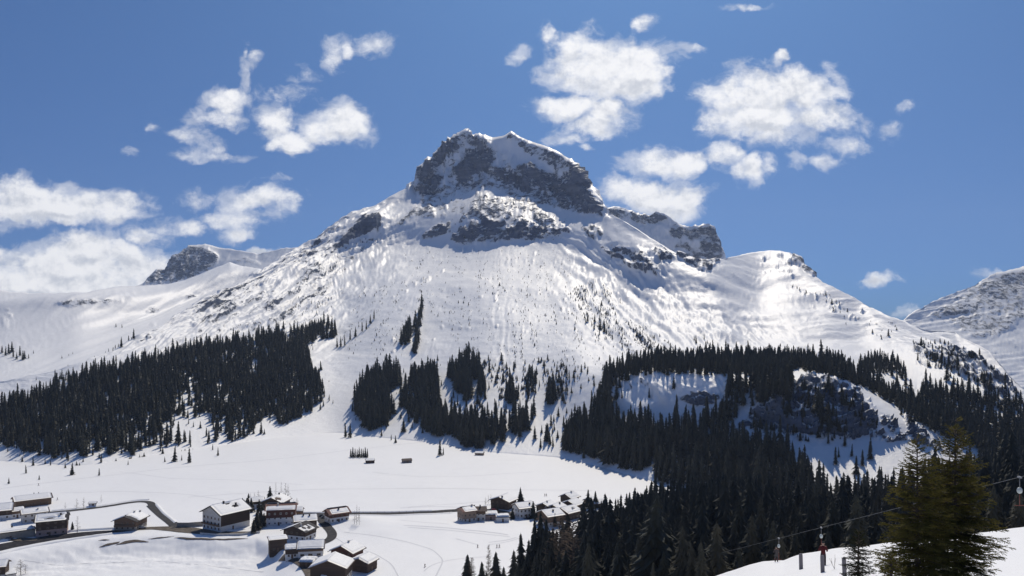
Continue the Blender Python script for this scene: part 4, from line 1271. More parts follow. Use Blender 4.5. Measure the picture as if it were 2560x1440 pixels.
# shared window: frame with cross bar, one metre square, facing -y
WIN = {}
for nm, mt in (('wood', M_FRAME), ('white', M_FRAMEW)):
    WIN[nm] = boxmesh('window_frame', mt, (-.5, -.38, -.06, .04, -.5, .5), (.38, .5, -.06, .04, -.5, .5), (-.378, .378, -.058, .04, .38, .5), (-.378, .378, -.07, .04, -.5, -.38), (-.04, .04, -.055, .03, -.378, .378))
PANE = boxmesh('pane', M_PANE, (-.376, .376, -.02, .02, -.376, .376))


def window(parent, x, y, z, rz, w, h, kind='wood'):
    f = part('window', WIN[kind], parent, (x, y, z), rz, (w, 1.0, h))
    part('pane', PANE, f)


def snow_slab(L, B, rise, t=.45, cover=(0, 1, 0, 1), seed=0, holes=(), nx=22, ny=12, side=1):
    """snow lying on one roof slope: s along the ridge 0..1, d down the slope 0..1; open where holes lie"""
    V, Fc, idx = [], [], {}
    s0, s1, d0, d1 = cover
    rnd = np.random.default_rng(seed)
    S, D = np.meshgrid(np.linspace(s0, s1, nx), np.linspace(d0, d1, ny), indexing='ij')
    nzv = fbm(S * 6 + seed, D * 4 + 3, 3, 500 + seed)
    for i in range(nx):
        for j in range(ny):
            s, d = S[i, j], D[i, j]
            es = min(s - s0, s1 - s) * L
            ed = min((d - d0) * B if d0 > .02 else 9, (d1 - d) * B)
            e = min(es, ed) / .55
            z = t * (1 - max(0, 1 - e) ** 2) * (1 + .25 * nzv[i, j]) if e < 1 else t * (1 + .25 * nzv[i, j])
            hole = False
            for (hs, hd, rs, rd) in holes:
                q = ((s - hs) / rs) ** 2 + ((d - hd) / rd) ** 2
                if q < 1 + .5 * nzv[i, j]:
                    hole = True
            x, y, zz = (s - .5) * L, side * -d * B, -d * rise
            idx[i, j] = len(V)
            V.append((x, y, zz + (max(z, .02) if not hole else -.12)))
    for i in range(nx - 1):
        for j in range(ny - 1):
            q = (idx[i, j], idx[i, j + 1], idx[i + 1, j + 1], idx[i + 1, j])
            Fc.append(q if side < 0 else q[::-1])
    # skirt down to the roof
    ring = [idx[i, 0] for i in range(nx)] + [idx[nx - 1, j] for j in range(1, ny)] + [idx[i, ny - 1] for i in range(nx - 2, -1, -1)] + [idx[0, j] for j in range(ny - 2, 0, -1)]
    b = len(V)
    for k in ring:
        x, y, z = V[k]
        V.append((x, y, z - .12))
    m = len(ring)
    for k in range(m):
        Fc.append((ring[k], ring[(k + 1) % m], b + (k + 1) % m, b + k))
    return mesh_from('roof_snow', V, Fc, M_RSNOW, smooth=True)


def house(name, label, u, v, L, B, H, rel, group=None, pitch=22, low=None, lowh=2.6, up=None, roof=None, snow=.5, cover=(.03, .97, 0, .97), holes=(), over=1.0, chim=((.3, .2),),
          rows=1, cols_e=3, cols_g=2, wkind='wood', balcony=False, sunk=2.5, dz=0.0, win=(1.0, 1.1), seed=0, gable_low=None, strip=False, cat='house', ground=None, back_snow=True, facade=None):
    low, up, roof = low or M_WHITE, up or M_DARKT, roof or M_ROOFB
    p = (ground or GV).at(u, v)
    az = math.atan((u - HU) / F)
    rz = R(rel) - az
    t = thing(name, label, cat, (p[0], p[1], p[2] + dz), rz, group)
    b2, l2 = B / 2, L / 2
    rise = b2 * math.tan(R(pitch))
    # plaster storey
    part('wall', boxmesh('wall', low, (-l2, l2, -b2, b2, -sunk, lowh)), t)
    # timber storey with both gables, a little proud of the plaster
    k = .06
    x0, x1, y0, y1 = -l2 - k, l2 + k, -b2 - k, b2 + k
    if H > lowh + .1:
        V = [(x0, y0, lowh), (x1, y0, lowh), (x1, y1, lowh), (x0, y1, lowh), (x0, y0, H), (x1, y0, H), (x1, y1, H), (x0, y1, H), (x0, 0, H + rise), (x1, 0, H + rise)]
        Fc = [(0, 3, 2, 1), (0, 1, 5, 4), (2, 3, 7, 6), (1, 2, 6, 9, 5), (3, 0, 4, 8, 7), (4, 5, 9, 8), (6, 7, 8, 9)]
        part('upper_wall', mesh_from('upper_wall', V, Fc, up), t)
    else:
        V = [(x0, y0, H - .02), (x1, y0, H - .02), (x1, y1, H - .02), (x0, y1, H - .02), (x0, 0, H + rise), (x1, 0, H + rise)]
        part('gable_wall', mesh_from('gable_wall', V, [(0, 3, 2, 1), (1, 2, 5), (3, 0, 4), (0, 1, 5, 4), (2, 3, 4, 5)], up), t)
    # roof: two slabs with thickness and overhang
    e = over
    sl = math.tan(R(pitch))
    yo, lo, th = b2 + e, l2 + e, .28
    zr, ze = H + rise + .10, H + rise + .10 - yo * sl
    V = [(-lo, -yo, ze), (lo, -yo, ze), (lo, 0, zr), (-lo, 0, zr), (lo, yo, ze), (-lo, yo, ze)]
    V += [(x, y, z + th) for x, y, z in V]
    Fc = [(0, 3, 2, 1), (3, 5, 4, 2), (6, 7, 8, 9), (9, 8, 10, 11), (0, 1, 7, 6), (1, 2, 8, 7), (2, 4, 10, 8), (4, 5, 11, 10), (5, 3, 9, 11), (3, 0, 6, 9)]
    ro = part('roof', mesh_from('roof', V, Fc, roof), t)
    if snow > 0:
        a = part('roof_snow', snow_slab(2 * lo, yo, yo * sl, snow, cover, seed, holes), ro, (0, 0, zr + th + .01))
        if back_snow:
            part('roof_snow', snow_slab(2 * lo, yo, yo * sl, snow, (.03, .97, 0, .97), seed + 1, (), side=-1), ro, (0, 0, zr + th + .01))
    for (cs, cd) in chim:
        zc = zr - cd * yo * sl
        part('chimney', boxmesh('chimney', M_PLASTER if seed % 2 else M_ROOFD, (-.38, .38, -.38, .38, -.6, 1.5), (-.48, .48, -.48, .48, 1.5, 1.68)), ro, ((cs - .5) * 2 * lo, -cd * yo, zc))
    w_, h_ = win
    # windows on the sides that face the valley road and the slope opposite
    for r_ in range(rows):
        z = 1.5 + r_ * 2.75
        if z + .7 > H:
            break
        yy = -b2 - (k if z > lowh else 0)
        xx = l2 + (k if z > lowh else 0)
        for c in range(cols_e):
            if cols_e:
                window(t, -l2 + L * (c + .5) / cols_e, yy, z, 0, w_, h_, wkind)
        if abs(rel) > 8:
            sg = -1 if rel > 0 else 1
            for c in range(cols_g):
                window(t, sg * xx, -b2 + B * (c + .5) / cols_g, z, sg * R(90), w_, h_, wkind)
    if facade:
        part('cladding', boxmesh('cladding', facade, (-l2 * .985, l2 * .985, -b2 - k - .09, -b2 - k - .004, lowh + .05, H - .05)), t)
    part('door', boxmesh('door', M_BROWNT, (-.5, .5, -.05, .05, 0, 2.05)), t, (-l2 * .25 + .9, -b2 - .02, .05))
    if balcony:
        zb = lowh + .1
        V, Fc = [], []
        if balcony == 'eave':
            quads_box(V, Fc, -l2 * .9, l2 * .9, -b2 - 1.2, -b2 - .07, zb, zb + .14)
            quads_box(V, Fc, -l2 * .9, l2 * .9, -b2 - 1.2, -b2 - 1.12, zb + .15, zb + 1.05)
        else:
            sg = -1 if rel > 0 else 1
            xa, xb = sorted((sg * (l2 + .07), sg * (l2 + 1.2)))
            quads_box(V, Fc, xa, xb, -b2 * .95, b2 * .95, zb, zb + .14)
            xr = sg * (l2 + 1.16)
            quads_box(V, Fc, xr - .04, xr + .04, -b2 * .95, b2 * .95, zb + .15, zb + 1.05)
        part('balcony', mesh_from('balcony', V, Fc, M_BROWNT), t)
    return t


G1, G2 = 'houses of the village on the left', 'houses of the hamlet at the edge of the wood'
house('barn', 'long low brown barn with one snowy roof slope, furthest back at the left', 80, 1262, 20.5, 10, 4.3, 8, G1, low=M_BROWNT, up=M_BROWNT, lowh=1.2, rows=1, cols_e=5, cols_g=1, pitch=20, chim=(), seed=1, cat='barn')
house('house', 'house cut by the left frame edge with a broad white roof', -14, 1296, 19, 13, 5.5, -6, G1, low=M_WHITE, up=M_DARKT, rows=2, cols_e=4, seed=2, chim=())
house('house', 'small grey plastered house with a white roof in front of the long barn', 86, 1302, 13, 9, 5.6, 6, G1, low=M_PLASTER, up=M_PLASTER, lowh=5.5, rows=2, cols_e=4, seed=3, pitch=18, chim=((.6, .45),))
house('house', 'rose plaster and dark timber house with a long bare patch in its roof snow', 131, 1333, 15, 11, 8.2, -4, G1, low=M_PINK, up=M_DARKT, lowh=3.4, rows=3, cols_e=4, seed=4, holes=((.45, .62, .28, .10), (.72, .3, .12, .1), (.93, .5, .06, .6)), pitch=24, roof=M_ROOFD, chim=((.75, .35),))
house('house', 'small white house wedged between the long barn and the left edge house', 41, 1293, 7, 6, 4.2, 10, G1, low=M_WHITE, up=M_BROWNT, lowh=2.6, rows=1, cols_e=2, seed=51, chim=(), over=.7)
house('shed', 'brown shed peeking out behind the red brown house', 744, 1290, 6, 6, 3.6, -8, G1, low=M_BROWNT, up=M_BROWNT, lowh=1.2, rows=1, cols_e=2, seed=52, chim=(), over=.7, cat='shed')
house('garage', 'beige flat garage block heaped with snow by the left edge', 34, 1345, 20, 7, 4.0, 4, G1, low=M_BEIGE, up=M_BEIGE, lowh=3.9, rows=0, pitch=4, over=.3, seed=5, snow=.8, chim=(), cat='garage')
house('house', 'house in the bottom left corner with a white roof and dark eaves', -8, 1446, 8.5, 8, 6.5, -12, G1, low=M_PLASTER, up=M_DARKT, rows=2, cols_e=2, seed=6, chim=())
house('shed', 'low flat shed beside the corner house at the bottom left', 27, 1450, 4.2, 3.5, 3.0, 2, G1, low=M_PLASTER, up=M_PLASTER, lowh=2.9, rows=0, pitch=5, over=.2, seed=7, snow=.25, chim=(), cat='shed')
house('hut', 'tiny hut with white front beside the upper road on the left', 232, 1266, 4.4, 3.2, 2.0, -8, G1, low=M_WHITE, up=M_DARKT, lowh=1.9, rows=0, over=.35, seed=8, chim=(), cat='hut', roof=M_ROOFD, snow=.15)
house('chalet', 'brown timber chalet alone inside the loop of the upper road', 327, 1320, 12.5, 12.5, 5.6, 62, G1, low=M_BEIGE, up=M_BROWNT, lowh=2.2, rows=2, cols_e=3, cols_g=4, seed=9, over=1.4, balcony='gable', holes=((.1, .5, .18, .6),), pitch=21, roof=M_ROOFD, chim=((.65, .12), (.9, .3)), cat='chalet')
house('hotel', 'largest building of the village, dark front and white windowed gable, snowy roof', 566, 1318, 19.5, 16.5, 9.8, 36, G1, low=M_WHITE, up=M_PLASTER, facade=M_DARKT, lowh=3.0, rows=3, cols_e=0, cols_g=5, seed=10, over=1.5, pitch=25, roof=M_ROOFD, holes=((.62, .45, .11, .14), (.48, .12, .1, .08)), chim=((.4, .05), (.66, .38)), wkind='wood', win=(1.1, 1.35), balcony='gable', cat='hotel', dz=.3)
house('house', 'red brown house with a rusty roof carrying one strip of snow', 704, 1308, 16, 12, 9.2, -5, G1, low=M_WHITE, up=M_REDT, lowh=4.6, rows=3, cols_e=5, cols_g=3, seed=11, roof=M_ROOFR, cover=(.04, .96, .42, .97), pitch=20, chim=((.4, .3),), wkind='white')
house('chalet', 'dark gabled chalet below the bare larches behind the rusty roofed house', 690, 1272, 13, 13, 5.4, 66, G1, low=M_DARKT, up=M_DARKT, lowh=2.0, rows=2, cols_e=3, cols_g=3, seed=12, holes=((.25, .4, .2, .25),), pitch=23, over=1.2, chim=((.7, .1),), cat='chalet')
house('house', 'small snow covered house squeezed between trees left of the dark gabled chalet', 641, 1268, 8, 7, 4.5, 10, G1, low=M_WHITE, up=M_DARKT, rows=1, seed=13, chim=())
house('shed', 'low white roofed shed between the hotel and the red brown house', 664, 1298, 6, 6, 3.2, 12, G1, low=M_DARKT, up=M_DARKT, rows=1, cols_e=2, seed=43, chim=(), cat='shed')
house('house', 'dark house with two chimneys on its snowy roof beside the bend of the road', 763, 1322, 12, 9, 5.6, 4, G1, low=M_DARKT, up=M_DARKT, lowh=1.5, rows=2, cols_e=4, seed=14, pitch=22, chim=((.42, .2), (.66, .3)))
house('chalet', 'chalet whose nearly bare dark roof keeps only scraps of snow', 750, 1346, 10.5, 13.5, 5.4, 56, G1, low=M_WHITE, up=M_DARKT, lowh=2.7, rows=2, cols_e=3, cols_g=4, seed=15, roof=M_ROOFD, snow=.3, cover=(.05, .75, .35, .92), holes=((.28, .55, .12, .16), (.45, .72, .10, .14), (.6, .5, .08, .3), (.15, .85, .1, .08)), pitch=20, over=1.3, chim=((.3, .3),), cat='chalet')
house('shed', 'tall dark timber shed on the bank left of the scrappy roofed chalet', 694, 1376, 8.5, 7, 6.2, 6, G1, low=M_DARKT, up=M_DARKT, lowh=2, rows=1, cols_e=2, pitch=6, over=.8, seed=16, chim=(), cat='shed', snow=.4)
house('house', 'white and brown house with a thick smooth snow roof near the lower road', 778, 1388, 12, 9.5, 4.7, -4, G1, low=M_WHITE, up=M_BROWNT, lowh=3.2, rows=1, cols_e=3, cols_g=2, seed=17, pitch=24, snow=.7, chim=(), win=(1.9, 1.1))
house('shed', 'small timber annex left of the thick snow roofed house', 729, 1392, 6, 7, 4.5, 2, G1, low=M_WHITE, up=M_DARKT, lowh=2.2, rows=1, cols_e=2, seed=18, pitch=20, snow=.6, chim=(), over=.5, cat='shed')
house('chalet', 'red timber chalet with chimney, behind the big dark barn', 868, 1398, 10, 12, 5.0, 58, G1, low=M_REDT, up=M_REDT, lowh=1.5, rows=2, cols_e=3, cols_g=3, seed=19, pitch=24, over=1.3, chim=((.55, .06),), cat='chalet', snow=.55)
house('barn', 'big dark barn with snowy gable roof at the bottom of the village', 829, 1446, 12, 16, 6.6, 74, G1, low=M_PLASTER, up=M_DARKT, lowh=2.4, rows=1, cols_e=2, cols_g=3, seed=20, pitch=21, over=1.2, chim=(), snow=.65, cat='barn')
house('shed', 'dark shed with a rounded snow roof right of the big dark barn', 909, 1424, 8.5, 9.5, 4.4, 58, G1, low=M_DARKT, up=M_DARKT, lowh=1.5, rows=1, cols_e=1, cols_g=1, seed=21, pitch=20, snow=.9, chim=(), over=.9, cat='shed')
house('carport', 'low carport buried under smooth snow left of the big dark barn', 771, 1414, 6.5, 6, 2.3, -20, G1, low=M_DARKT, up=M_DARKT, lowh=1.0, rows=0, pitch=7, snow=1.1, chim=(), over=.6, seed=22, cat='carport')
house('shed', 'low porch shed with rounded snow in front of the big dark barn', 815, 1453, 5.2, 4.5, 2.2, 20, G1, low=M_DARKT, up=M_DARKT, lowh=1.0, rows=0, pitch=14, snow=.7, chim=(), over=.4, seed=23, cat='shed')
house('house', 'brown roofed house with an oval of snow beside the valley road', 842, 1302, 11.5, 9, 5.4, 22, G1, low=M_WHITE, up=M_REDT, lowh=3.0, rows=2, cols_e=4, cols_g=2, seed=24, roof=M_ROOFR, cover=(.14, .93, .22, .9), pitch=24, over=1.2, chim=((.5, .45),))
# hamlet by the wood
house('house', 'pale plank house with a small square snow roof at the left end of the hamlet', 1167, 1302, 8.5, 8, 6.6, 26, G2, low=M_PLASTER, up=M_TANT, lowh=2.2, rows=2, cols_e=3, cols_g=3, seed=25, pitch=20, over=.9, roof=M_ROOFR, chim=((.8, .1),), cover=(.18, .97, .05, .97))
house('house', 'grey house with bare brown roof attached to the pale plank house', 1196, 1299, 8, 8, 6.2, 2, G2, low=M_PLASTER, up=M_BROWNT, lowh=4.2, rows=2, cols_e=3, seed=26, pitch=20, roof=M_ROOFB, snow=0, chim=((.25, .2), (.6, .2)))
house('garage', 'low garage with a smooth white roof right of the bare roofed house', 1226, 1298, 7.6, 6.5, 3.3, 6, G2, low=M_PINK, up=M_BROWNT, lowh=2.9, rows=0, seed=27, pitch=18, over=.6, snow=.6, chim=(), cat='garage')
house('chalet', 'dark gabled chalet furthest back in the hamlet beside thin bare trees', 1259, 1268, 11, 12.5, 5.2, 62, G2, low=M_DARKT, up=M_DARKT, lowh=2, rows=2, cols_e=2, cols_g=4, seed=28, pitch=20, over=1.5, chim=((.1, .25),), cat='chalet')
house('carport', 'white carport under a cushion of snow in the middle of the hamlet', 1256, 1303, 7.5, 5, 2.8, 8, G2, low=M_WHITE, up=M_WHITE, lowh=2.7, rows=0, pitch=10, snow=1.0, chim=(), over=.5, seed=29, cat='carport')
house('house', 'white house with a broad white roof at the middle of the hamlet', 1309, 1290, 10.5, 9.5, 6.0, 28, G2, low=M_WHITE, up=M_WHITE, lowh=5.9, rows=2, cols_e=4, cols_g=3, seed=30, pitch=23, over=1.1, chim=((.7, .5),))
house('chalet', 'dark house with a snowy gable, left of two joined roofs in the hamlet', 1367, 1282, 9, 9.5, 4.6, 60, G2, low=M_DARKT, up=M_DARKT, lowh=1.6, rows=1, cols_e=2, cols_g=2, seed=31, pitch=22, over=1.0, chim=((.4, .15),), cat='chalet')
house('chalet', 'dark house with a snowy gable, right of two joined roofs in the hamlet', 1391, 1285, 9, 9.5, 4.3, 62, G2, low=M_DARKT, up=M_DARKT, lowh=1.6, rows=1, cols_e=2, cols_g=2, seed=32, pitch=22, over=1.0, chim=((.6, .3),), cat='chalet')
house('chalet', 'small chalet standing highest and furthest back in the hamlet', 1424, 1254, 8.5, 8.5, 3.6, 52, G2, low=M_DARKT, up=M_DARKT, lowh=1.6, rows=1, cols_e=2, cols_g=2, seed=33, pitch=24, over=1.2, chim=((.6, .1),), cat='chalet')
house('chalet', 'dark chalet under the small high one, its gable towards the wood', 1431, 1274, 9, 10, 4.2, 58, G2, low=M_DARKT, up=M_DARKT, lowh=1.6, rows=1, cols_e=2, cols_g=2, seed=34, pitch=22, over=1.2, chim=(), cat='chalet')
house('house', 'house with a wide snow roof and bare vent patch next to the wood', 1419, 1294, 11, 11, 4.4, 48, G2, low=M_DARKT, up=M_DARKT, lowh=1.6, rows=1, cols_e=2, cols_g=2, seed=35, pitch=21, over=1.2, chim=((.55, .5),), holes=((.6, .5, .12, .12),))
house('chalet', 'brown balconied chalet at the front right of the hamlet, half behind treetops', 1376, 1310, 10.5, 11, 6.2, 34, G2, low=M_PLASTER, up=M_BROWNT, lowh=2.4, rows=2, cols_e=3, cols_g=4, seed=36, pitch=22, over=1.4, balcony='gable', chim=((.5, .4),), cat='chalet')
house('hut', 'small hut with white roof among the first trees of the wood, left one', 1477, 1262, 6.5, 6, 3.0, 40, G2, low=M_DARKT, up=M_DARKT, lowh=1.5, rows=0, seed=37, chim=(), cat='hut')
house('hut', 'small hut with white roof among the first trees of the wood, right one', 1497, 1268, 7.5, 6, 3.2, 20, G2, low=M_DARKT, up=M_DARKT, lowh=1.5, rows=0, seed=38, chim=(), cat='hut')
# hay barns in the open field
G3 = 'hay huts in the open snow field'
house('hay_hut', 'dark hay hut right below the small row of spruces in the field', 925, 1157, 7.2, 4.5, 2.2, 4, G3, low=M_DARKT, up=M_DARKT, lowh=1.0, rows=0, over=.4, seed=39, chim=(), snow=.25, roof=M_ROOFD, cat='hut')
house('hay_hut', 'grey brown hay hut with a bare roof alone in the field', 1017, 1156, 7.4, 5.5, 2.0, 14, G3, low=M_GREYT, up=M_GREYT, lowh=1.0, rows=0, over=.4, seed=40, chim=(), snow=0, roof=M_ROOFB, cat='hut')
house('hay_hut', 'tan hay hut at the tip of the tree clump', 1199, 1137, 7.6, 5, 1.9, -10, G3, low=M_TANT, up=M_TANT, lowh=1.0, rows=0, over=.4, seed=41, chim=(), snow=.15, roof=M_ROOFB, cat='hut')


# ------------------------------------------------------------------ roads, tracks and banks laid over the snow
def strip(name, pts, width, mat, lift=.14, kind='structure', ground=None, step=2.0, camber=0.0, smooth=True):
    gd = ground or GV
    P3 = np.array([gd.at(u, v) for u, v in pts])
    d = np.concatenate([[0], np.cumsum(np.linalg.norm(np.diff(P3[:, :2], axis=0), axis=1))])
    n = max(6, int(d[-1] / step))
    s = np.linspace(0, d[-1], n)
    x, y = np.interp(s, d, P3[:, 0]), np.interp(s, d, P3[:, 1])
    if smooth:
        x[1:-1], y[1:-1] = gsm(x, 2.5)[1:-1], gsm(y, 2.5)[1:-1]
    w = np.interp(s, d, width) if not np.isscalar(width) else np.full(n, float(width))
    tx, ty = np.gradient(x), np.gradient(y)
    ln = np.hypot(tx, ty) + 1e-9
    nx_, ny_ = -ty / ln, tx / ln
    V, Fc = [], []
    K = (-.5, -.25, 0, .25, .5)
    for i in range(n):
        for k in K:
            px, py = x[i] + nx_[i] * w[i] * k, y[i] + ny_[i] * w[i] * k
            V.append((px, py, hgt(gd, px, py) + lift + camber * (1 - (2 * k) ** 2)))
    for i in range(n - 1):
        for k in range(4):
            a = i * 5 + k
            Fc.append((a, a + 1, a + 6, a + 5))
    o = bpy.data.objects.new(name, mesh_from(name, V, Fc, mat, smooth=True))
    COL.objects.link(o)
    o['kind'] = kind
    return o


def hgt(gd, x, y):
    if gd is GV:
        u = HU + x / y * F
        v = HV + KF / y
        return float(valley_h(np.array([[u]]), np.array([[v]]), np.array([[x]]), np.array([[y]]))[0, 0])
    u = HU + x / y * F
    c = int(np.clip((u - gd.u0) / gd.du, 0, gd.nc - 1))
    col = gd.P[:, c]
    return float(np.interp(y, col[:, 1], col[:, 2]))


strip('road', [(-200, 1408), (-60, 1384), (0, 1368), (60, 1356), (120, 1346), (200, 1336), (270, 1330), (300, 1328)], [15, 15, 14, 13, 12, 10, 7, 6], M_WETROAD_SHADE, .16)  # left stretch widened so the dark strip takes in the wall's shadow
strip('road', [(292, 1329), (340, 1323), (390, 1320), (430, 1322), (470, 1326), (520, 1332), (600, 1334), (650, 1330)], [5.5, 6, 7, 11, 12, 9, 6, 4], M_GRIT, .17)
strip('road', [(440, 1322), (432, 1311), (405, 1291), (388, 1276), (376, 1264)], 5.0, M_TARMAC, .18)
strip('road', [(380, 1268), (380, 1258), (368, 1253), (340, 1254), (300, 1261), (250, 1269), (190, 1276), (130, 1281), (90, 1285)], 4.6, M_TARMAC, .19)
strip('road', [(725, 1286), (790, 1285), (900, 1284.5), (1000, 1283), (1080, 1280), (1130, 1277), (1180, 1274), (1240, 1277), (1330, 1297)], 6.2, M_TARMAC, .16)
strip('road', [(800, 1286), (803, 1300), (816, 1316), (829, 1329), (833, 1341), (826, 1351), (806, 1359), (786, 1363), (760, 1368)], 5.2, M_TARMAC, .2)
strip('road', [(706, 1391), (730, 1396), (752, 1406), (768, 1422), (778, 1440), (784, 1470)], 4.8, M_GRIT, .2)
strip('road', [(0, 1344), (60, 1352), (95, 1349)], 6.0, M_GRIT, .3)
# snow walls thrown up by the plough
for pts, hgtw in (([(-60, 1402), (0, 1384), (60, 1370), (120, 1359), (200, 1346), (280, 1335)], .9), ([(-60, 1370), (0, 1354), (60, 1343), (120, 1335), (200, 1327), (270, 1323), (320, 1320)], 1.2),
                  ([(372, 1250), (340, 1250.5), (300, 1257), (250, 1265), (190, 1272), (130, 1277)], .8), ([(725, 1282.5), (800, 1282), (900, 1281), (1000, 1280), (1080, 1277)], .9), ([(392, 1262), (410, 1284), (440, 1308)], .8),
                  ([(730, 1290), (790, 1289)], .7), ([(870, 1289), (960, 1289), (1080, 1285), (1130, 1282)], .6)):
    strip('snow_bank', pts, 2.6, M_RSNOW, -.05, camber=hgtw, step=1.5)
# undercut stream bank below the hotel
for pts, w in (([(246, 1352), (262, 1349), (274, 1351)], 1.2), ([(248, 1369), (270, 1362), (296, 1358), (300, 1356)], 1.8), ([(290, 1363), (310, 1357), (340, 1352), (372, 1356)], 2.4), ([(370, 1349), (400, 1345), (436, 1341)], 1.3), ([(436, 1345), (470, 1348), (520, 1349), (560, 1350), (590, 1348), (620, 1347)], 1.5)):
    strip('stream_bank', pts, [.3] + [w] * (len(pts) - 2) + [.3], M_SOIL, .22, step=.8)
# trodden tracks: flat strips of packed snow, rut shade painted into the colour
M_TRACK = simple_mat('packed_shaded_snow', (.70, .71, .74), .7, scale=.8, col2=(.60, .61, .65))
for pts, w in (([(0, 1222), (120, 1206), (300, 1186), (430, 1170), (700, 1147), (900, 1122), (1090, 1101)], .9), ([(470, 1243), (640, 1231), (800, 1223), (1000, 1221), (1250, 1224), (1480, 1226)], .7),
               ([(1010, 1313), (1080, 1317), (1160, 1324), (1230, 1330), (1270, 1337)], 1.1), ([(1020, 1318), (1100, 1324), (1180, 1331), (1240, 1338), (1275, 1342)], .6), ([(1222, 1356), (1270, 1351), (1290, 1344)], 1.0), ([(1222, 1362), (1270, 1356), (1300, 1344)], .6),
               ([(1020, 1268), (1100, 1262), (1180, 1256), (1240, 1252)], .6), ([(1060, 1428), (1075, 1412), (1120, 1400), (1200, 1392), (1230, 1391)], .6), ([(30, 1248), (60, 1243), (100, 1238), (128, 1233)], .6), ([(1140, 1346), (1170, 1355), (1195, 1362)], .6)):
    strip('track', pts, w, M_TRACK, .05, step=2.0)
for pts, w in (([(860, 1330), (930, 1338), (1010, 1352), (1080, 1372), (1110, 1400), (1090, 1440)], .8), ([(1000, 1300), (1060, 1306), (1120, 1310)], .7), ([(150, 1232), (300, 1228), (470, 1236), (560, 1250)], .6), ([(930, 1180), (1050, 1192), (1180, 1190), (1330, 1180)], .5),
               ([(60, 1400), (200, 1410), (380, 1402), (520, 1412), (660, 1430)], .7), ([(1000, 1270), (1090, 1266), (1150, 1268)], .9), ([(300, 1180), (420, 1196), (600, 1200), (760, 1212)], .5), ([(840, 1345), (880, 1370), (930, 1380), (980, 1410), (1000, 1450)], .7)):
    strip('track', pts, w, M_TRACK, .04, step=2.0)
# marker poles along the valley road
PM = boxmesh('marker_pole', M_REDT, (-.06, .06, -.06, .06, -.2, 1.9))
for k in range(14):
    u = 890 + k * 18
    p = GV.at(u, 1287.5 - k * .35)
    o = bpy.data.objects.new('marker_pole', PM)
    o.location = p
    COL.objects.link(o)
    o['label'], o['category'], o['group'] = 'thin dark snow marker pole on the edge of the valley road', 'pole', 'marker poles along the valley road'
# beige retaining wall of the hotel yard
def yard_wall(name, label, pts, h, mat):
    V, Fc = [], []
    P3 = [GV.at(u, v) for u, v in pts]
    for p in P3:
        d = np.array([p[0], p[1]]) / np.hypot(p[0], p[1]) * .35
        for (dx, dz) in ((0, -1.5), (0, h), (1, h), (1, -1.5)):
            V.append((p[0] + d[0] * dx, p[1] + d[1] * dx, p[2] + dz))
    for i in range(len(P3) - 1):
        for k in range(4):
            a = i * 4
            Fc.append((a + k, a + 4 + k, a + 4 + (k + 1) % 4, a + (k + 1) % 4))
    e = (len(P3) - 1) * 4
    Fc += [(0, 1, 2, 3), (e + 3, e + 2, e + 1, e)]
    o = bpy.data.objects.new(name, mesh_from(name, V, Fc, mat))
    COL.objects.link(o)
    o['label'], o['category'] = label, 'wall'


yard_wall('retaining_wall', 'beige retaining wall across the back of the hotel yard', [(442, 1318), (470, 1318), (500, 1316), (522, 1314)], 2.6, M_BEIGE)
yard_wall('retaining_wall', 'pale retaining wall holding the hotel terrace above the stream bank', [(500, 1337), (540, 1340), (600, 1339), (650, 1333)], 1.2, M_PLASTER)


# ------------------------------------------------------------------ bare larches and birches, garden spruces
def larch_mesh(seed, nb=46, spread=.16, up=.2):
    r = random.Random(seed)
    V, Fc = [], []

    def tri_tube(p, q, ra, rb):
        p, q = Vector(p), Vector(q)
        d = (q - p).normalized()
        a = d.orthogonal().normalized()
        b = d.cross(a)
        k = len(V)
        for c, rr in ((p, ra), (q, rb)):
            for j in range(3):
                an = j * 2.0944
                V.append(tuple(c + a * math.cos(an) * rr + b * math.sin(an) * rr))
        for j in range(3):
            Fc.append((k + j, k + (j + 1) % 3, k + 3 + (j + 1) % 3, k + 3 + j))
    for i in range(nb):
        z = .12 + .86 * (i + r.random()) / nb
        an = r.uniform(0, 6.283)
        ln = spread * (1.05 - z) ** .8 * r.uniform(.6, 1.2) + .02
        q = (math.cos(an) * ln, math.sin(an) * ln, z + ln * up * r.uniform(-.3, 1.6))
        tri_tube((0, 0, z), q, .0045, .0015)
        for k in range(3):
            t = r.uniform(.3, .95)
            m = tuple(a * t + b * (1 - t) for a, b in zip(q, (0, 0, z)))
            an2 = an + r.choice((-1, 1)) * r.uniform(.5, 1.1)
            l2 = ln * .38
            tri_tube(m, (m[0] + math.cos(an2) * l2, m[1] + math.sin(an2) * l2, m[2] + l2 * r.uniform(-.3, .5)), .0025, .0012)
    return mesh_from('larch_twigs', V, Fc, M_TWIG)


LARCH = [larch_mesh(i, 40 + 6 * i, .15 + .03 * (i % 3), (.1, .5, .9)[i % 3]) for i in range(3)]
LARCH.append(larch_mesh(7, 190, .19, .35))
LTRUNK = trunk_mesh(.010, .98)


def larch(u, v, h, label, k=0, w=1.0, ground=None):
    p = (ground or GV).at(u, v)
    t = thing('bare_larch', label, 'tree', (p[0], p[1], p[2] - .1), u * .37, 'bare trees round the village', (h * w, h * w, h))
    part('crown', LARCH[k], t)
    part('trunk', LTRUNK, t)


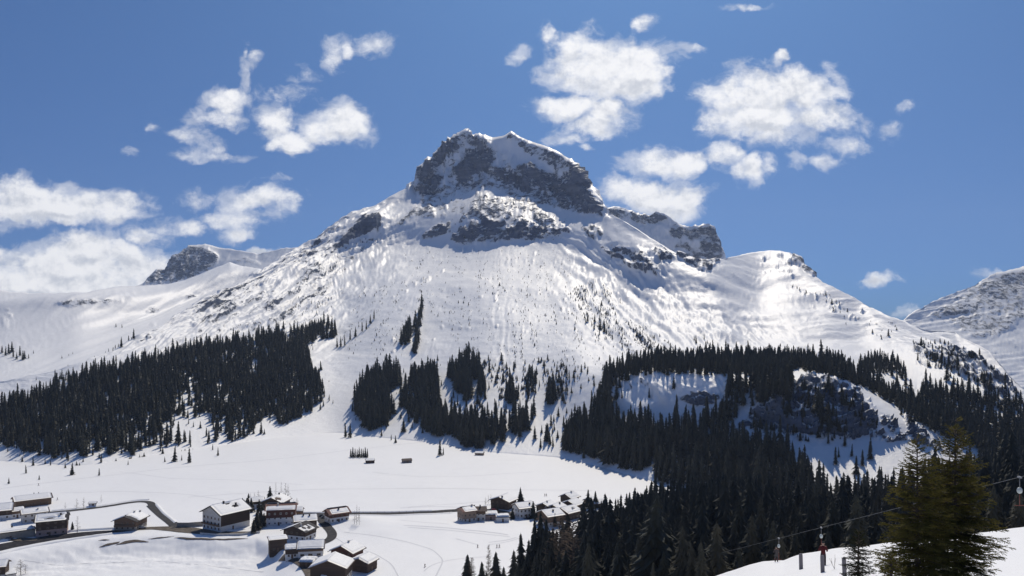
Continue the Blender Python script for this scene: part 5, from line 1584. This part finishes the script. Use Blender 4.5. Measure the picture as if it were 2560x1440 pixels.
for a in [(892, 1311, 11.5, 'bare tree with three thin stems by the valley road, tallest stem', 1, .7), (898, 1312, 10.5, 'bare tree beside the tallest thin stems by the valley road', 2, .6), (886, 1310, 8, 'low bare tree left of the stems by the valley road', 1, 1.1),
          (690, 1254, 13.5, 'bare larch rising from behind the dark gabled chalet, leftmost of the row', 0, .8), (703, 1253, 13, 'bare larch second in the row behind the dark gabled chalet', 0, .8), (714, 1256, 13, 'bare larch third in the row behind the dark gabled chalet', 2, .8), (720, 1258, 12.5, 'bare larch last in the row behind the dark gabled chalet', 1, .9),
          (193, 1334, 10, 'feathery bare larch right of the rose plaster house', 0, 1.35), (163, 1273, 4.6, 'thin bare tree by the upper road, the nearest to the barn', 1, 1.2), (192, 1272, 6.6, 'thin bare tree by the upper road, left of a close pair', 1, 1.5), (209, 1271, 7, 'thin bare tree by the upper road, right of a close pair', 2, 1.1),
          (253, 1257, 5.4, 'thin bare tree above the upper road right of the tiny hut', 1, 1.0), (1214, 1262, 5, 'thin bare tree left of the furthest hamlet chalet, bushy one', 1, 1.6), (1221, 1260, 6, 'thin bare tree left of the furthest hamlet chalet, slim one', 2, .8), (1227, 1259, 6.2, 'thin bare tree touching the furthest hamlet chalet', 2, .8),
          (52, 1436, 7.5, 'dark bare bush tree next to the corner shed at the bottom left', 2, 2.2), (64, 1434, 4.5, 'small bare bush right of the bottom left bush tree', 1, 1.6), (636, 1262, 8, 'bare tree rising left of the squeezed snowy house', 1, 1.1), (646, 1256, 8, 'bare tree rising behind the squeezed snowy house', 2, 1.1), (612, 1276, 7, 'bare tree above the left end of the hotel roof', 1, 1.3), (626, 1256, 6, 'bare tree furthest back behind the squeezed snowy house', 2, 1.3), (742, 1268, 6, 'bare tree right behind the rusty roofed house', 2, 1.4), (722, 1334, 4, 'bare shrub on the snow between red brown house and scrappy roofed chalet', 1, 1.6), (735, 1276, 7, 'bare bush at the right gable of the rusty roofed house', 1, 1.3)]:
    larch(a[0], a[1], a[2], a[3], a[4], a[5])
G4 = 'garden spruces between the houses'
for k, (u, v, h, w, lab) in enumerate([
    (675, 1250, 9.5, 1.15, 'dark spruce left of the bare larch row'), (85, 1246, 4.2, 1.1, 'little spruce behind the barn roof, middle of three'), (96, 1246, 4.4, 1.3, 'little spruce behind the barn roof, right of three'), (77, 1245, 2.6, 1, 'little spruce behind the barn roof, left of three'),
    (181, 1328, 5.5, 1.2, 'small spruce between the rose plaster house and the feathery larch'), (642, 1326, 12, 1.2, 'dark spruce at the right end of the hotel'), (652, 1318, 11, 1.2, 'dark spruce between the hotel and the red brown house'), (634, 1334, 8, 1.3, 'low bushy spruce at the hotel terrace corner'),
    (616, 1272, 7, 1.4, 'bushy spruce at the left end of the cluster behind the hotel'), (628, 1280, 9, 1.2, 'spruce behind the hotel roof, left of two'), (648, 1284, 9, 1.2, 'spruce behind the hotel roof, right of two'), (1302, 1262, 11, 1.2, 'pointed spruce standing above the white hamlet house'),
    (1281, 1297, 6.5, 1.4, 'bushy spruce at the left gable of the white hamlet house'), (1333, 1296, 10.5, 1.2, 'spruce covering the right end of the white hamlet house'), (1343, 1300, 8, 1.2, 'spruce left of the balconied chalet'), (1244, 1292, 8, .9, 'slim spruce between hamlet garage and snowy carport'),
    (606, 1268, 6, 1.5, 'low bushy spruce furthest left in the cluster behind the hotel'), (622, 1264, 8, 1.2, 'spruce before the squeezed snowy house'), (655, 1290, 8, 1.2, 'spruce between snowy shed and dark gabled chalet'), (660, 1312, 7, 1.3, 'bushy spruce at the left end of the red brown house'),
    (1387, 1316, 8, 1.0, 'spruce poking over the roof of the balconied chalet'), (30, 1340, 6.5, 1.3, 'snow laden spruce in front of the beige garage block'), (1470, 1270, 12, 1.1, 'first tall spruce of the wood beside the small huts'), (1488, 1270, 11, 1.0, 'spruce standing between the two small huts')]):
    t = tree_individual(GV.at(u, v), h, w, lab, G4, FINE[k % 3], u * .7)


# ------------------------------------------------------------------ parked cars
def paint(name, c):
    m, g = mat_new(name)
    out = g.n('ShaderNodeOutputMaterial')
    bs = g.n('ShaderNodeBsdfPrincipled')
    geo = g.n('ShaderNodeNewGeometry')
    d = g.ss(g.noise(geo.outputs['Position'], 2.0, 4), .45, .8)
    g.put(bs.inputs['Base Color'], g.mix(d, c, (.20, .19, .18)))
    bs.inputs['Roughness'].default_value = .35
    g.t.links.new(bs.outputs[0], out.inputs['Surface'])
    return m


M_TYRE = simple_mat('tyre', (.02, .02, .02), .9)


def car(u, v, rel, col, label, dz=.2):
    p = GV.at(u, v)
    t = thing('parked_car', label, 'car', (p[0], p[1], p[2] + dz), R(rel) - math.atan((u - HU) / F), 'cars parked in the village')
    prof = [(-2.15, .35), (-2.2, .75), (-2.0, .95), (-1.75, .98), (-1.25, 1.48), (.35, 1.5), (1.0, 1.0), (2.0, .86), (2.2, .6), (2.15, .35)]
    V, Fc = [], []
    n = len(prof)
    for s in (-1, 1):
        for (x, z) in prof:
            y = s * (.86 if z < 1.05 else .68)
            V.append((x, y, z))
    Fc.append(tuple(range(n)))
    Fc.append(tuple(range(2 * n - 1, n - 1, -1)))
    for i in range(n):
        j = (i + 1) % n
        Fc.append((i, n + i, n + j, j))
    b = part('body', mesh_from('car_body', V, Fc, paint('car_paint', col)), t)
    W = []
    WF = []
    for s in (-1, 1):
        k = len(W)
        W += [(-1.55, s * .80, 1.08), (.75, s * .80, 1.08), (.25, s * .715, 1.42), (-1.15, s * .715, 1.42)]
        WF.append((k, k + 1, k + 2, k + 3))
    k = len(W)
    W += [(.96, -.72, 1.06), (.96, .72, 1.06), (.42, .64, 1.47), (.42, -.64, 1.47)]
    WF.append((k, k + 1, k + 2, k + 3))
    part('window', mesh_from('car_window', W, WF, M_PANE), t)
    for x in (-1.35, 1.35):
        for y in (-.82, .82):
            V, Fc = [], []
            for i in range(12):
                a = i * math.pi / 6
                for yy in (-.1, .1):
                    V.append((math.cos(a) * .32, yy, math.sin(a) * .32))
            for i in range(12):
                j = (i + 1) % 12
                Fc.append((2 * i, 2 * j, 2 * j + 1, 2 * i + 1))
            Fc += [tuple(range(0, 24, 2)), tuple(range(23, 0, -2))]
            part('wheel', mesh_from('car_wheel', V, Fc, M_TYRE), t, (x, y, .32))


car(806, 1292, 8, (.03, .032, .036), 'dark car beside the brown roofed house on the valley road')
car(812, 1296, 12, (.05, .05, .06), 'second dark car tucked against the brown roofed house wall')
car(356, 1322, -10, (.32, .32, .33), 'silver car on the yard of the lone brown chalet')
car(22, 1350, 4, (.05, .07, .12), 'dark blue car in front of the beige garage block')
car(783, 1444, 70, (.5, .5, .5), 'snowy pale car beside the big dark barn')
car(1236, 1277, 5, (.35, .03, .03), 'red car on the road behind the hamlet garage')

# ------------------------------------------------------------------ shrubs and dwarf pines dotted over the snow slopes
def dots(poly, n, hmean, seed, ax=22.0, ay=70.0, thr=.14):
    rng = np.random.default_rng(seed)
    p = np.array(poly, float)
    out = []
    lo, hi = p.min(0), p.max(0)
    tries = 0
    while len(out) < n and tries < 60:
        tries += 1
        u, v = rng.uniform(lo[0], hi[0], n), rng.uniform(lo[1], hi[1], n)
        k = inpoly(u, v, poly) & (fbm(np.arctan2(u - 1230, v - 300) * 34, np.hypot(u - 1230, v - 300) / 90, 3, seed) + .16 * rng.standard_normal(n) > thr)
        for uu, vv in zip(u[k], v[k]):
            out.append((uu, vv, hmean * rng.lognormal(0, .45)))
            if len(out) >= n:
                break
    return out


SHR = []
for poly, n, h, sd_ in [([(1000, 630), (1420, 625), (1440, 680), (1480, 760), (1700, 880), (1500, 930), (1300, 900), (1150, 870), (1080, 790)], 1300, 1.7, 2001),
                        ([(1430, 720), (1500, 700), (1660, 850), (1750, 880), (1640, 880), (1540, 860), (1450, 780)], 800, 1.9, 2002),
                        ([(900, 720), (1090, 690), (1090, 770), (1050, 870), (960, 920), (870, 900), (850, 860)], 420, 1.7, 2003),
                        ([(1180, 900), (1420, 900), (1500, 930), (1420, 1010), (1250, 1000)], 330, 3.6, 2004),
                        ([(1020, 500), (1200, 460), (1450, 560), (1420, 600), (1150, 600)], 260, 1.8, 2005),
                        ([(1900, 690), (2100, 740), (2280, 830), (2200, 850), (1950, 740)], 50, 2.4, 2006),
                        ([(2280, 840), (2420, 860), (2540, 970), (2440, 990), (2330, 930)], 110, 3.6, 2007),
                        ([(1950, 860), (2130, 915), (2100, 925), (1960, 885)], 70, 2.6, 2008),
                        ([(1840, 1060), (1990, 970), (2110, 970), (2200, 1070), (2060, 1110), (1900, 1090)], 220, 4.2, 2009),
                        ([(0, 1120), (300, 1140), (600, 1112), (560, 1150), (200, 1200), (0, 1160)], 26, 1.8, 2010),
                        ([(560, 830), (760, 740), (860, 720), (840, 790), (600, 850)], 260, 1.7, 2011)]:
    SHR += [(GA.at(u, v), h, 1.5, 0) for (u, v, h) in dots(poly, n, h, sd_)]
SHR = [(p, h, w, i) for i, (p, h, w, _) in enumerate(SHR)]
instancer('shrubs', SHR, protos)

# ------------------------------------------------------------------ close young spruces on the ski slope
def needle_mat(name, c, c2, tl):
    m, g = mat_new(name)
    out = g.n('ShaderNodeOutputMaterial')
    geo = g.n('ShaderNodeNewGeometry')
    col = g.mix(g.ss(g.noise(geo.outputs['Position'], 3.2, 5, .65), .33, .68), c, c2)
    df, tr, mx = g.n('ShaderNodeBsdfDiffuse'), g.n('ShaderNodeBsdfTranslucent'), g.n('ShaderNodeMixShader')
    g.put(df.inputs['Color'], col)
    g.put(tr.inputs['Color'], col)
    mx.inputs[0].default_value = tl
    g.t.links.new(df.outputs[0], mx.inputs[1])
    g.t.links.new(tr.outputs[0], mx.inputs[2])
    g.t.links.new(mx.outputs[0], out.inputs['Surface'])
    return m


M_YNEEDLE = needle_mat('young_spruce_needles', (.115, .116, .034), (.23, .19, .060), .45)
M_YDARK = needle_mat('dark_spruce_needles', (.030, .040, .024), (.060, .062, .032), .3)  # darker green needles for the small spruce by the posts


def young_spruce(name, label, top, base_v, Yd, width, mat, seed, whorls=22, nbr=7, lean=0.0, skirt=.06):
    """top = (u, v) of the leader, base_v = height of the foot in the view, Yd = distance, width in view pixels"""
    r = random.Random(seed)
    x0 = (top[0] - HU) / F * Yd
    z0 = HCAM - (base_v - HV) / F * Yd
    Hm = (base_v - top[1]) / F * Yd
    Rm = width / 2 / F * Yd
    t = thing(name, label, 'tree', (x0, Yd, z0), 0, None)
    V, Fc = [], []
    NV, NF = [], []

    def tube(V, Fc, p, q, ra, rb, n=3):
        d = q - p
        if d.length < 1e-6:
            return
        d.normalize()
        a = d.orthogonal().normalized()
        b = d.cross(a)
        k = len(V)
        for c, rr in ((p, ra), (q, rb)):
            for j in range(n):
                an = j * 6.2832 / n
                V.append(tuple(c + a * math.cos(an) * rr + b * math.sin(an) * rr))
        for j in range(n):
            Fc.append((k + j, k + (j + 1) % n, k + n + (j + 1) % n, k + n + j))

    def spray(p, q, w):
        """a needled twig: three flat blades crossing, ragged at the sides"""
        d = q - p
        L_ = d.length
        if L_ < 1e-4:
            return
        d.normalize()
        a = d.orthogonal().normalized()
        b = d.cross(a)
        m = max(3, int(L_ / .045))
        for i in range(m):
            c = p + d * L_ * (i + .2) / m
            for j in range(4):
                an = r.uniform(0, 6.2832)
                s = (a * math.cos(an) + b * math.sin(an))
                tip = c + s * w * r.uniform(.7, 1.2) + d * w * .9
                k = len(NV)
                o = d.cross(s) * .007
                NV.extend((tuple(c - o - d * .012), tuple(c + o + d * .012), tuple(tip)))
                NF.append((k, k + 1, k + 2))
        tube(NV, NF, p, q, .011, .004)
    # trunk with the leader
    zz = [i / 12 for i in range(13)]
    for i in range(12):
        tube(V, Fc, Vector((lean * zz[i] * Hm, 0, zz[i] * Hm)), Vector((lean * zz[i + 1] * Hm, 0, zz[i + 1] * Hm)), .012 + .07 * (1 - zz[i]), .012 + .07 * (1 - zz[i + 1]), 7)
    spray(Vector((lean * Hm * .9, 0, Hm * .93)), Vector((lean * Hm, 0, Hm)), .03)
    for wv in range(whorls):
        t_ = skirt + (1 - skirt - .03) * (wv / (whorls - 1)) ** .92
        z = t_ * Hm
        ln0 = Rm * (1 - t_) ** .54 * (1.0 if t_ > .12 else .9) + .08
        k = nbr if t_ < .85 else 5
        a0 = r.uniform(0, 6.28)
        for bnum in range(k):
            an = a0 + bnum * 6.2832 / k + r.uniform(-.25, .25)
            ln = ln0 * r.uniform(.62, 1.12)
            rise = (.55 if t_ > .8 else .25 if t_ > .5 else .0) + r.uniform(-.12, .12)
            zb = z + r.uniform(-.04, .04) * Hm
            prev = Vector((lean * zb, 0, zb))
            segs = max(4, int(ln / .16))
            dirv_ = Vector((math.cos(an), math.sin(an), rise))
            pts = [prev]
            for s in range(segs):
                dd = Vector((math.cos(an), math.sin(an), rise - .38 * (s / segs) + (.75 * (s / segs) ** 2.5)))
                dd.normalize()
                pts.append(pts[-1] + dd * ln / segs)
            for s in range(segs):
                tube(V, Fc, pts[s], pts[s + 1], .017 * (1 - s / segs) + .004, .017 * (1 - (s + 1) / segs) + .003)
                if s >= 1:
                    spray(pts[s], pts[s + 1], .032)
                    for sd2 in (-1, 1):
                        l2 = ln * .42 * (1 - .55 * s / segs) * r.uniform(.5, 1.1)
                        a2 = an + sd2 * r.uniform(.6, 1.0)
                        q = pts[s] + Vector((math.cos(a2), math.sin(a2), r.uniform(-.38, .05))) * l2
                        spray(pts[s], q, .030)
                        if l2 > .25:
                            for s3 in (-1, 1):
                                m_ = pts[s].lerp(q, r.uniform(.35, .6))
                                a3 = a2 + s3 * .7
                                spray(m_, m_ + Vector((math.cos(a3), math.sin(a3), r.uniform(-.35, .0))) * l2 * .5, .028)
    part('trunk', mesh_from('trunk', V, Fc, M_BARK), t)
    part('crown', mesh_from('crown', NV, NF, mat), t)
    return t


young_spruce('young_spruce', 'close bushy spruce with the shorter twiggy leader on the ski slope', (2293, 1098), 1478, 29, 228, M_YNEEDLE, 31, 30, 10)
young_spruce('young_spruce', 'close bushy spruce with the taller thin leader, right of the shorter one', (2388, 1056), 1482, 30, 255, M_YNEEDLE, 32, 33, 10)
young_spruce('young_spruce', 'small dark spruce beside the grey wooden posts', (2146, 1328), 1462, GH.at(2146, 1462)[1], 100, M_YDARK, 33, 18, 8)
young_spruce('young_spruce', 'low spruce at the bottom edge, left of the close bushy pair', (2228, 1388), 1490, 27, 120, M_YNEEDLE, 34, 11, 8)

# grey posts
M_POST = timber('grey_post_wood', (.105, .10, .115), (.20, .19, .205), plank=5.0)
for (u, v, hpx, wpx, lab, ln) in [(2003, 1424, 39, 9.5, 'grey wooden post on the ski slope, the furthest left of three', -.03), (2057, 1431, 42, 10, 'grey wooden post in front of the red jacket, middle of three', -.04), (2112, 1443, 49, 10.5, 'grey wooden post next to the small dark spruce', -.05)]:
    p = GH.at(u, v)
    h, w = hpx / F * p[1], wpx / F * p[1]
    t = thing('wooden_post', lab, 'post', (p[0], p[1], p[2]), .3, 'grey wooden posts on the ski slope')
    t.rotation_euler = (0, ln, .25)
    V, Fc = [], []
    n = 10
    for z, s in ((-.6, 1.02), (0, 1.0), (h * .5, .97), (h - .05, .95), (h, .80)):
        for i in range(n):
            a = i * 6.2832 / n
            V.append((math.cos(a) * w / 2 * s * (1 + .06 * math.sin(3 * a)), math.sin(a) * w / 2 * s, z + (.02 * math.sin(2 * a) if z > 0 else 0)))
    for k in range(4):
        for i in range(n):
            Fc.append((k * n + i, k * n + (i + 1) % n, (k + 1) * n + (i + 1) % n, (k + 1) * n + i))
    Fc.append(tuple(range(4 * n, 5 * n)))
    part('shaft', mesh_from('post_shaft', V, Fc, M_POST), t)
# bare twig sticking out of the snow
p = GH.at(2086, 1424)
t = thing('twig', 'bare forked twig poking from the snow between two posts', 'twig', tuple(p), .4, None)
V, Fc = [], []
for (q0, q1) in (((0, 0, -.2), (.05, 0, .95)), ((.0, 0, .05), (-.45, 0, .8)), ((-.2, 0, .4), (-.28, 0, .75)), ((.02, 0, .3), (.2, .1, .7))):
    b = len(V)
    for (x, y, z), rr in ((q0, .02), (q1, .008)):
        for i in range(4):
            a = i * 1.5708
            V.append((x + math.cos(a) * rr, y + math.sin(a) * rr, z))
    for i in range(4):
        Fc.append((b + i, b + (i + 1) % 4, b + 4 + (i + 1) % 4, b + 4 + i))
part('stem', mesh_from('twig_stem', V, Fc, M_BARK), t)

# ------------------------------------------------------------------ drag lift
RA = Vector(((1639 - HU) / F * 200, 200.0, HCAM + (HV - 1424) / F * 200))
RB = Vector(((2548 - HU) / F * 72, 72.0, HCAM + (HV - 1193) / F * 72))
dR = RB - RA
M_ROPE = simple_mat('steel_rope', (.13, .135, .145), .6, spec=.3, scale=8)


def tube_mesh(name, pts, rad, mat, n=6):
    V, Fc = [], []
    for i, p in enumerate(pts):
        a_ = pts[max(i - 1, 0)]
        b_ = pts[min(i + 1, len(pts) - 1)]
        d = (b_ - a_).normalized()
        a = d.orthogonal().normalized()
        b = d.cross(a)
        rr = rad[i] if isinstance(rad, (list, tuple)) else rad
        for j in range(n):
            an = j * 6.2832 / n
            V.append(tuple(p + a * math.cos(an) * rr + b * math.sin(an) * rr))
    for i in range(len(pts) - 1):
        for j in range(n):
            Fc.append((i * n + j, i * n + (j + 1) % n, (i + 1) * n + (j + 1) % n, (i + 1) * n + j))
    Fc.append(tuple(range(n))[::-1])
    Fc.append(tuple(range((len(pts) - 1) * n, len(pts) * n)))
    return mesh_from(name, V, Fc, mat, smooth=True)


ro = bpy.data.objects.new('lift_rope', tube_mesh('lift_rope', [RA + dR * f for f in np.linspace(-.35, 1.42, 24)], .019, M_ROPE))
COL.objects.link(ro)
ro['label'], ro['category'] = 'thin steel rope of the drag lift crossing in front of the dark wood', 'rope'
M_BOX = simple_mat('spring_box_plastic', (.42, .47, .47), .5, scale=6, spec=.4)
M_BAR = simple_mat('bar_red', (.20, .07, .055), .6, scale=6)


def rope_at(u):
    # point of the rope in column u
    k = (u - HU) / F
    s = (k * RA.y - RA.x) / (dR.x - k * dR.y)
    return RA + dR * s


def hanger(u, label, drop, bar=True):
    p = rope_at(u)
    t = thing('tow_hanger', label, 'lift hanger', tuple(p), 0, 'hangers on the drag lift rope')
    part('clamp', boxmesh('clamp', M_METAL, (-.10, .10, -.2, .2, -.09, .07)), t)
    part('arm', tube_mesh('arm', [Vector((0, 0, -.06)), Vector((.01, 0, -1.0))], .025, M_METAL), t)
    V, Fc = [], []
    n = 10
    for z, s in ((-.95, .10), (-1.05, .2), (-1.25, .23), (-1.42, .19), (-1.5, .07)):
        for i in range(n):
            a = i * 6.2832 / n
            V.append((math.cos(a) * s, math.sin(a) * s, z))
    for k in range(4):
        for i in range(n):
            Fc.append((k * n + i, k * n + (i + 1) % n, (k + 1) * n + (i + 1) % n, (k + 1) * n + i))
    Fc += [tuple(range(n))[::-1], tuple(range(4 * n, 5 * n))]
    part('spring_box', mesh_from('spring_box', V, Fc, M_BOX, smooth=True), t)
    part('pull_bar', tube_mesh('pull_bar', [Vector((0, 0, -1.5)), Vector((.02, .02, -drop))], .032, M_BAR), t)
    if bar:
        part('cross_bar', tube_mesh('cross_bar', [Vector((-.45, .02, -drop + .03)), Vector((-.2, .02, -drop)), Vector((.24, .02, -drop)), Vector((.48, .02, -drop + .03))], .035, M_BAR), t)
    return t, p


hanger(1947, 'lift hanger over the grey skier', 3.35)
hanger(2053, 'lift hanger over the red jacket behind the middle post', 3.2)
hanger(2549, 'lift hanger high up by the right frame edge', 2.6)


# ------------------------------------------------------------------ people
def skinmat(n, c, c2=None):
    return simple_mat(n, c, .8, scale=6, col2=c2 or tuple(x * .75 for x in c))


M_SKIN = skinmat('skin', (.42, .27, .20))
M_SKI = skinmat('ski', (.25, .06, .05))


def person(label, pos, rz, top_col, leg_col, hat_col, pose='ski', poles=True, skis=True, lean=.12, group=None):
    t = thing('person', label, 'person', tuple(pos), rz, group)
    kb = .13 if pose == 'ski' else .03
    J = {'pelvis': (0, .02, .92), 'belly': (0, .0, 1.10), 'chest': (0, -lean, 1.32), 'neck': (0, -lean * 1.2, 1.49), 'head': (0, -lean * 1.35, 1.64), 'crown': (0, -lean * 1.25, 1.74)}
    E = [('pelvis', 'belly'), ('belly', 'chest'), ('chest', 'neck'), ('neck', 'head'), ('head', 'crown')]
    RAD = {'pelvis': .155, 'belly': .145, 'chest': .17, 'neck': .062, 'head': .10, 'crown': .075}
    for s, n in ((-1, 'l'), (1, 'r')):
        J['hip' + n] = (s * .10, .02, .86)
        J['knee' + n] = (s * .13, -kb, .49)
        J['ankle' + n] = (s * .13, .02, .10)
        J['toe' + n] = (s * .14, -.17, .05)
        J['sh' + n] = (s * .20, -lean, 1.40)
        J['elb' + n] = (s * .29, -lean * .4 - .03, 1.14)
        J['wri' + n] = (s * .27, -lean - .24, 1.02)
        J['hand' + n] = (s * .26, -lean - .33, 1.03)
        for i, dx in enumerate((-.035, -.012, .012, .035)):
            J['f%d%s' % (i, n)] = (s * .26 + dx, -lean - .41, 1.015 - .006 * abs(i - 1))
            E.append(('hand' + n, 'f%d%s' % (i, n)))
            RAD['f%d%s' % (i, n)] = .010
        J['th' + n] = (s * .21, -lean - .35, 1.05)
        E += [('hand' + n, 'th' + n), ('pelvis', 'hip' + n), ('hip' + n, 'knee' + n), ('knee' + n, 'ankle' + n), ('ankle' + n, 'toe' + n), ('chest', 'sh' + n), ('sh' + n, 'elb' + n), ('elb' + n, 'wri' + n), ('wri' + n, 'hand' + n)]
        RAD.update({'hip' + n: .115, 'knee' + n: .085, 'ankle' + n: .075, 'toe' + n: .065, 'sh' + n: .088, 'elb' + n: .065, 'wri' + n: .045, 'hand' + n: .042, 'th' + n: .011})
    keys = list(J)
    me = bpy.data.meshes.new('person_body')
    me.from_pydata([J[k] for k in keys], [(keys.index(a), keys.index(b)) for a, b in E], [])
    o = bpy.data.objects.new('body', me)
    COL.objects.link(o)
    md = o.modifiers.new('skin', 'SKIN')
    for i, k in enumerate(keys):
        me.skin_vertices[0].data[i].radius = (RAD[k], RAD[k] * (.8 if k in ('chest', 'belly', 'pelvis') else 1))
        me.skin_vertices[0].data[i].use_root = (k == 'pelvis')
    sb = o.modifiers.new('sub', 'SUBSURF')
    sb.levels = sb.render_levels = 1
    dg = bpy.context.evaluated_depsgraph_get()
    bm = bpy.data.meshes.new_from_object(o.evaluated_get(dg))
    bpy.data.objects.remove(o)
    mats = [skinmat('jacket', top_col), skinmat('trousers', leg_col), M_SKIN, skinmat('boots', (.05, .05, .055))]
    bm.materials.clear()
    for m in mats:
        bm.materials.append(m)
    for poly in bm.polygons:
        c = poly.center
        poly.material_index = 2 if (c.z > 1.47 or (c.y < -lean - .27 and c.z > .9)) else 3 if c.z < .26 else 1 if c.z < .93 else 0
        poly.use_smooth = True
    part('body', bm, t)
    # face: nose, eyes, mouth, ears and a hat
    hx, hy, hz = J['head']
    V, Fc = [], []
    quads_box(V, Fc, -.014, .014, hy - .128, hy - .09, hz - .02, hz + .015)
    quads_box(V, Fc, -.03, .03, hy - .108, hy - .09, hz - .062, hz - .052)
    for s in (-1, 1):
        quads_box(V, Fc, s * .104 - .012, s * .104 + .012, hy - .01, hy + .02, hz - .03, hz + .03)
    part('face', mesh_from('face', V, Fc, M_SKIN), t)
    part('goggles', boxmesh('goggles', M_PANE, (-.075, .075, hy - .115, hy - .07, hz + .012, hz + .052)), t)
    V, Fc = [], []
    n = 10
    for z, s in ((.045, .112), (.09, .108), (.13, .075), (.155, .0)):
        for i in range(n):
            a = i * 6.2832 / n
            V.append((hx + math.cos(a) * s, hy + .01 + math.sin(a) * s * 1.08, hz + z))
    for k in range(3):
        for i in range(n):
            Fc.append((k * n + i, k * n + (i + 1) % n, (k + 1) * n + (i + 1) % n, (k + 1) * n + i))
    part('helmet', mesh_from('helmet', V, Fc, skinmat('helmet', hat_col), smooth=True), t)
    if skis:
        for s in (-1, 1):
            part('ski', tube_mesh('ski', [Vector((s * .14, .75, .03)), Vector((s * .14, -.85, .02)), Vector((s * .14, -1.05, .12))], .035, M_SKI), t)
    if poles:
        for s in (-1, 1):
            part('pole', tube_mesh('pole', [Vector((s * .27, -lean - .34, 1.1)), Vector((s * .36, -.05, .02))], .012, M_METAL), t)
    return t


p = GH.at(1941, 1405)
person('person in grey brown clothes on skis being towed up the ski slope', p, R(165), (.10, .085, .08), (.075, .07, .07), (.06, .06, .065), poles=False)
p = GH.at(2058, 1415)
person('person in a red jacket behind the middle grey post', p, R(160), (.10, .016, .018), (.05, .04, .05), (.05, .05, .05), poles=False)
G5 = 'skiers out on the valley snow'
for (u, v, c, lab) in [(1194, 1369, (.06, .06, .08), 'dark figure walking on the open piste below the hamlet tracks'), (1062, 1418, (.06, .05, .05), 'dark figure alone at the bottom of the snow field'), (1362, 1240, (.05, .05, .06), 'dark figure on the flat snow behind the hamlet, left of a pair'),
                       (1366, 1240, (.3, .28, .26), 'pale figure on the flat snow behind the hamlet, right of a pair'), (96, 1214, (.05, .05, .06), 'dark figure on the track across the far left snow'), (143, 1250, (.05, .05, .06), 'dark figure near the right end of the long barn'), (1242, 1369, (.05, .05, .06), 'dark figure skiing near the S shaped track, left of two'), (1248, 1369, (.05, .05, .06), 'dark figure skiing near the S shaped track, right of two')]:
    person(lab, GV.at(u, v), R(150), c, (.05, .05, .055), (.05, .05, .05), poles=True, group=G5)

# ------------------------------------------------------------------ thin blue air
hz_m = bpy.data.materials.new('haze')
hz_m.use_nodes = True
g = NT(hz_m.node_tree)
out = g.n('ShaderNodeOutputMaterial')
vol = g.n('ShaderNodeVolumePrincipled')
vol.inputs['Color'].default_value = (.60, .74, 1.0, 1)
vol.inputs['Density'].default_value = HAZE
vol.inputs['Anisotropy'].default_value = .25
g.t.links.new(vol.outputs[0], out.inputs['Volume'])
hz = bpy.data.objects.new('haze', boxmesh('haze', hz_m, (-4200, 4200, -400, 4700, -262, 800)))
COL.objects.link(hz)
hz['kind'] = 'stuff'

for a in [(1222, 1494, 23, 'slender bare larch rising highest between the spruces at the bottom of the snow field', 3, .5), (1179, 1494, 17.5, 'thin bare larch behind the leftmost spruce at the bottom edge', 3, .9)]:
    larch(*a)
for a in [(1400, 1470, 24, 'brown bare larch in front of the near wood, the left and larger one', 3, 1.35), (1432, 1478, 22, 'brown bare larch in front of the near wood, the right and smaller one', 3, 1.3)]:
    larch(*a, ground=GG)
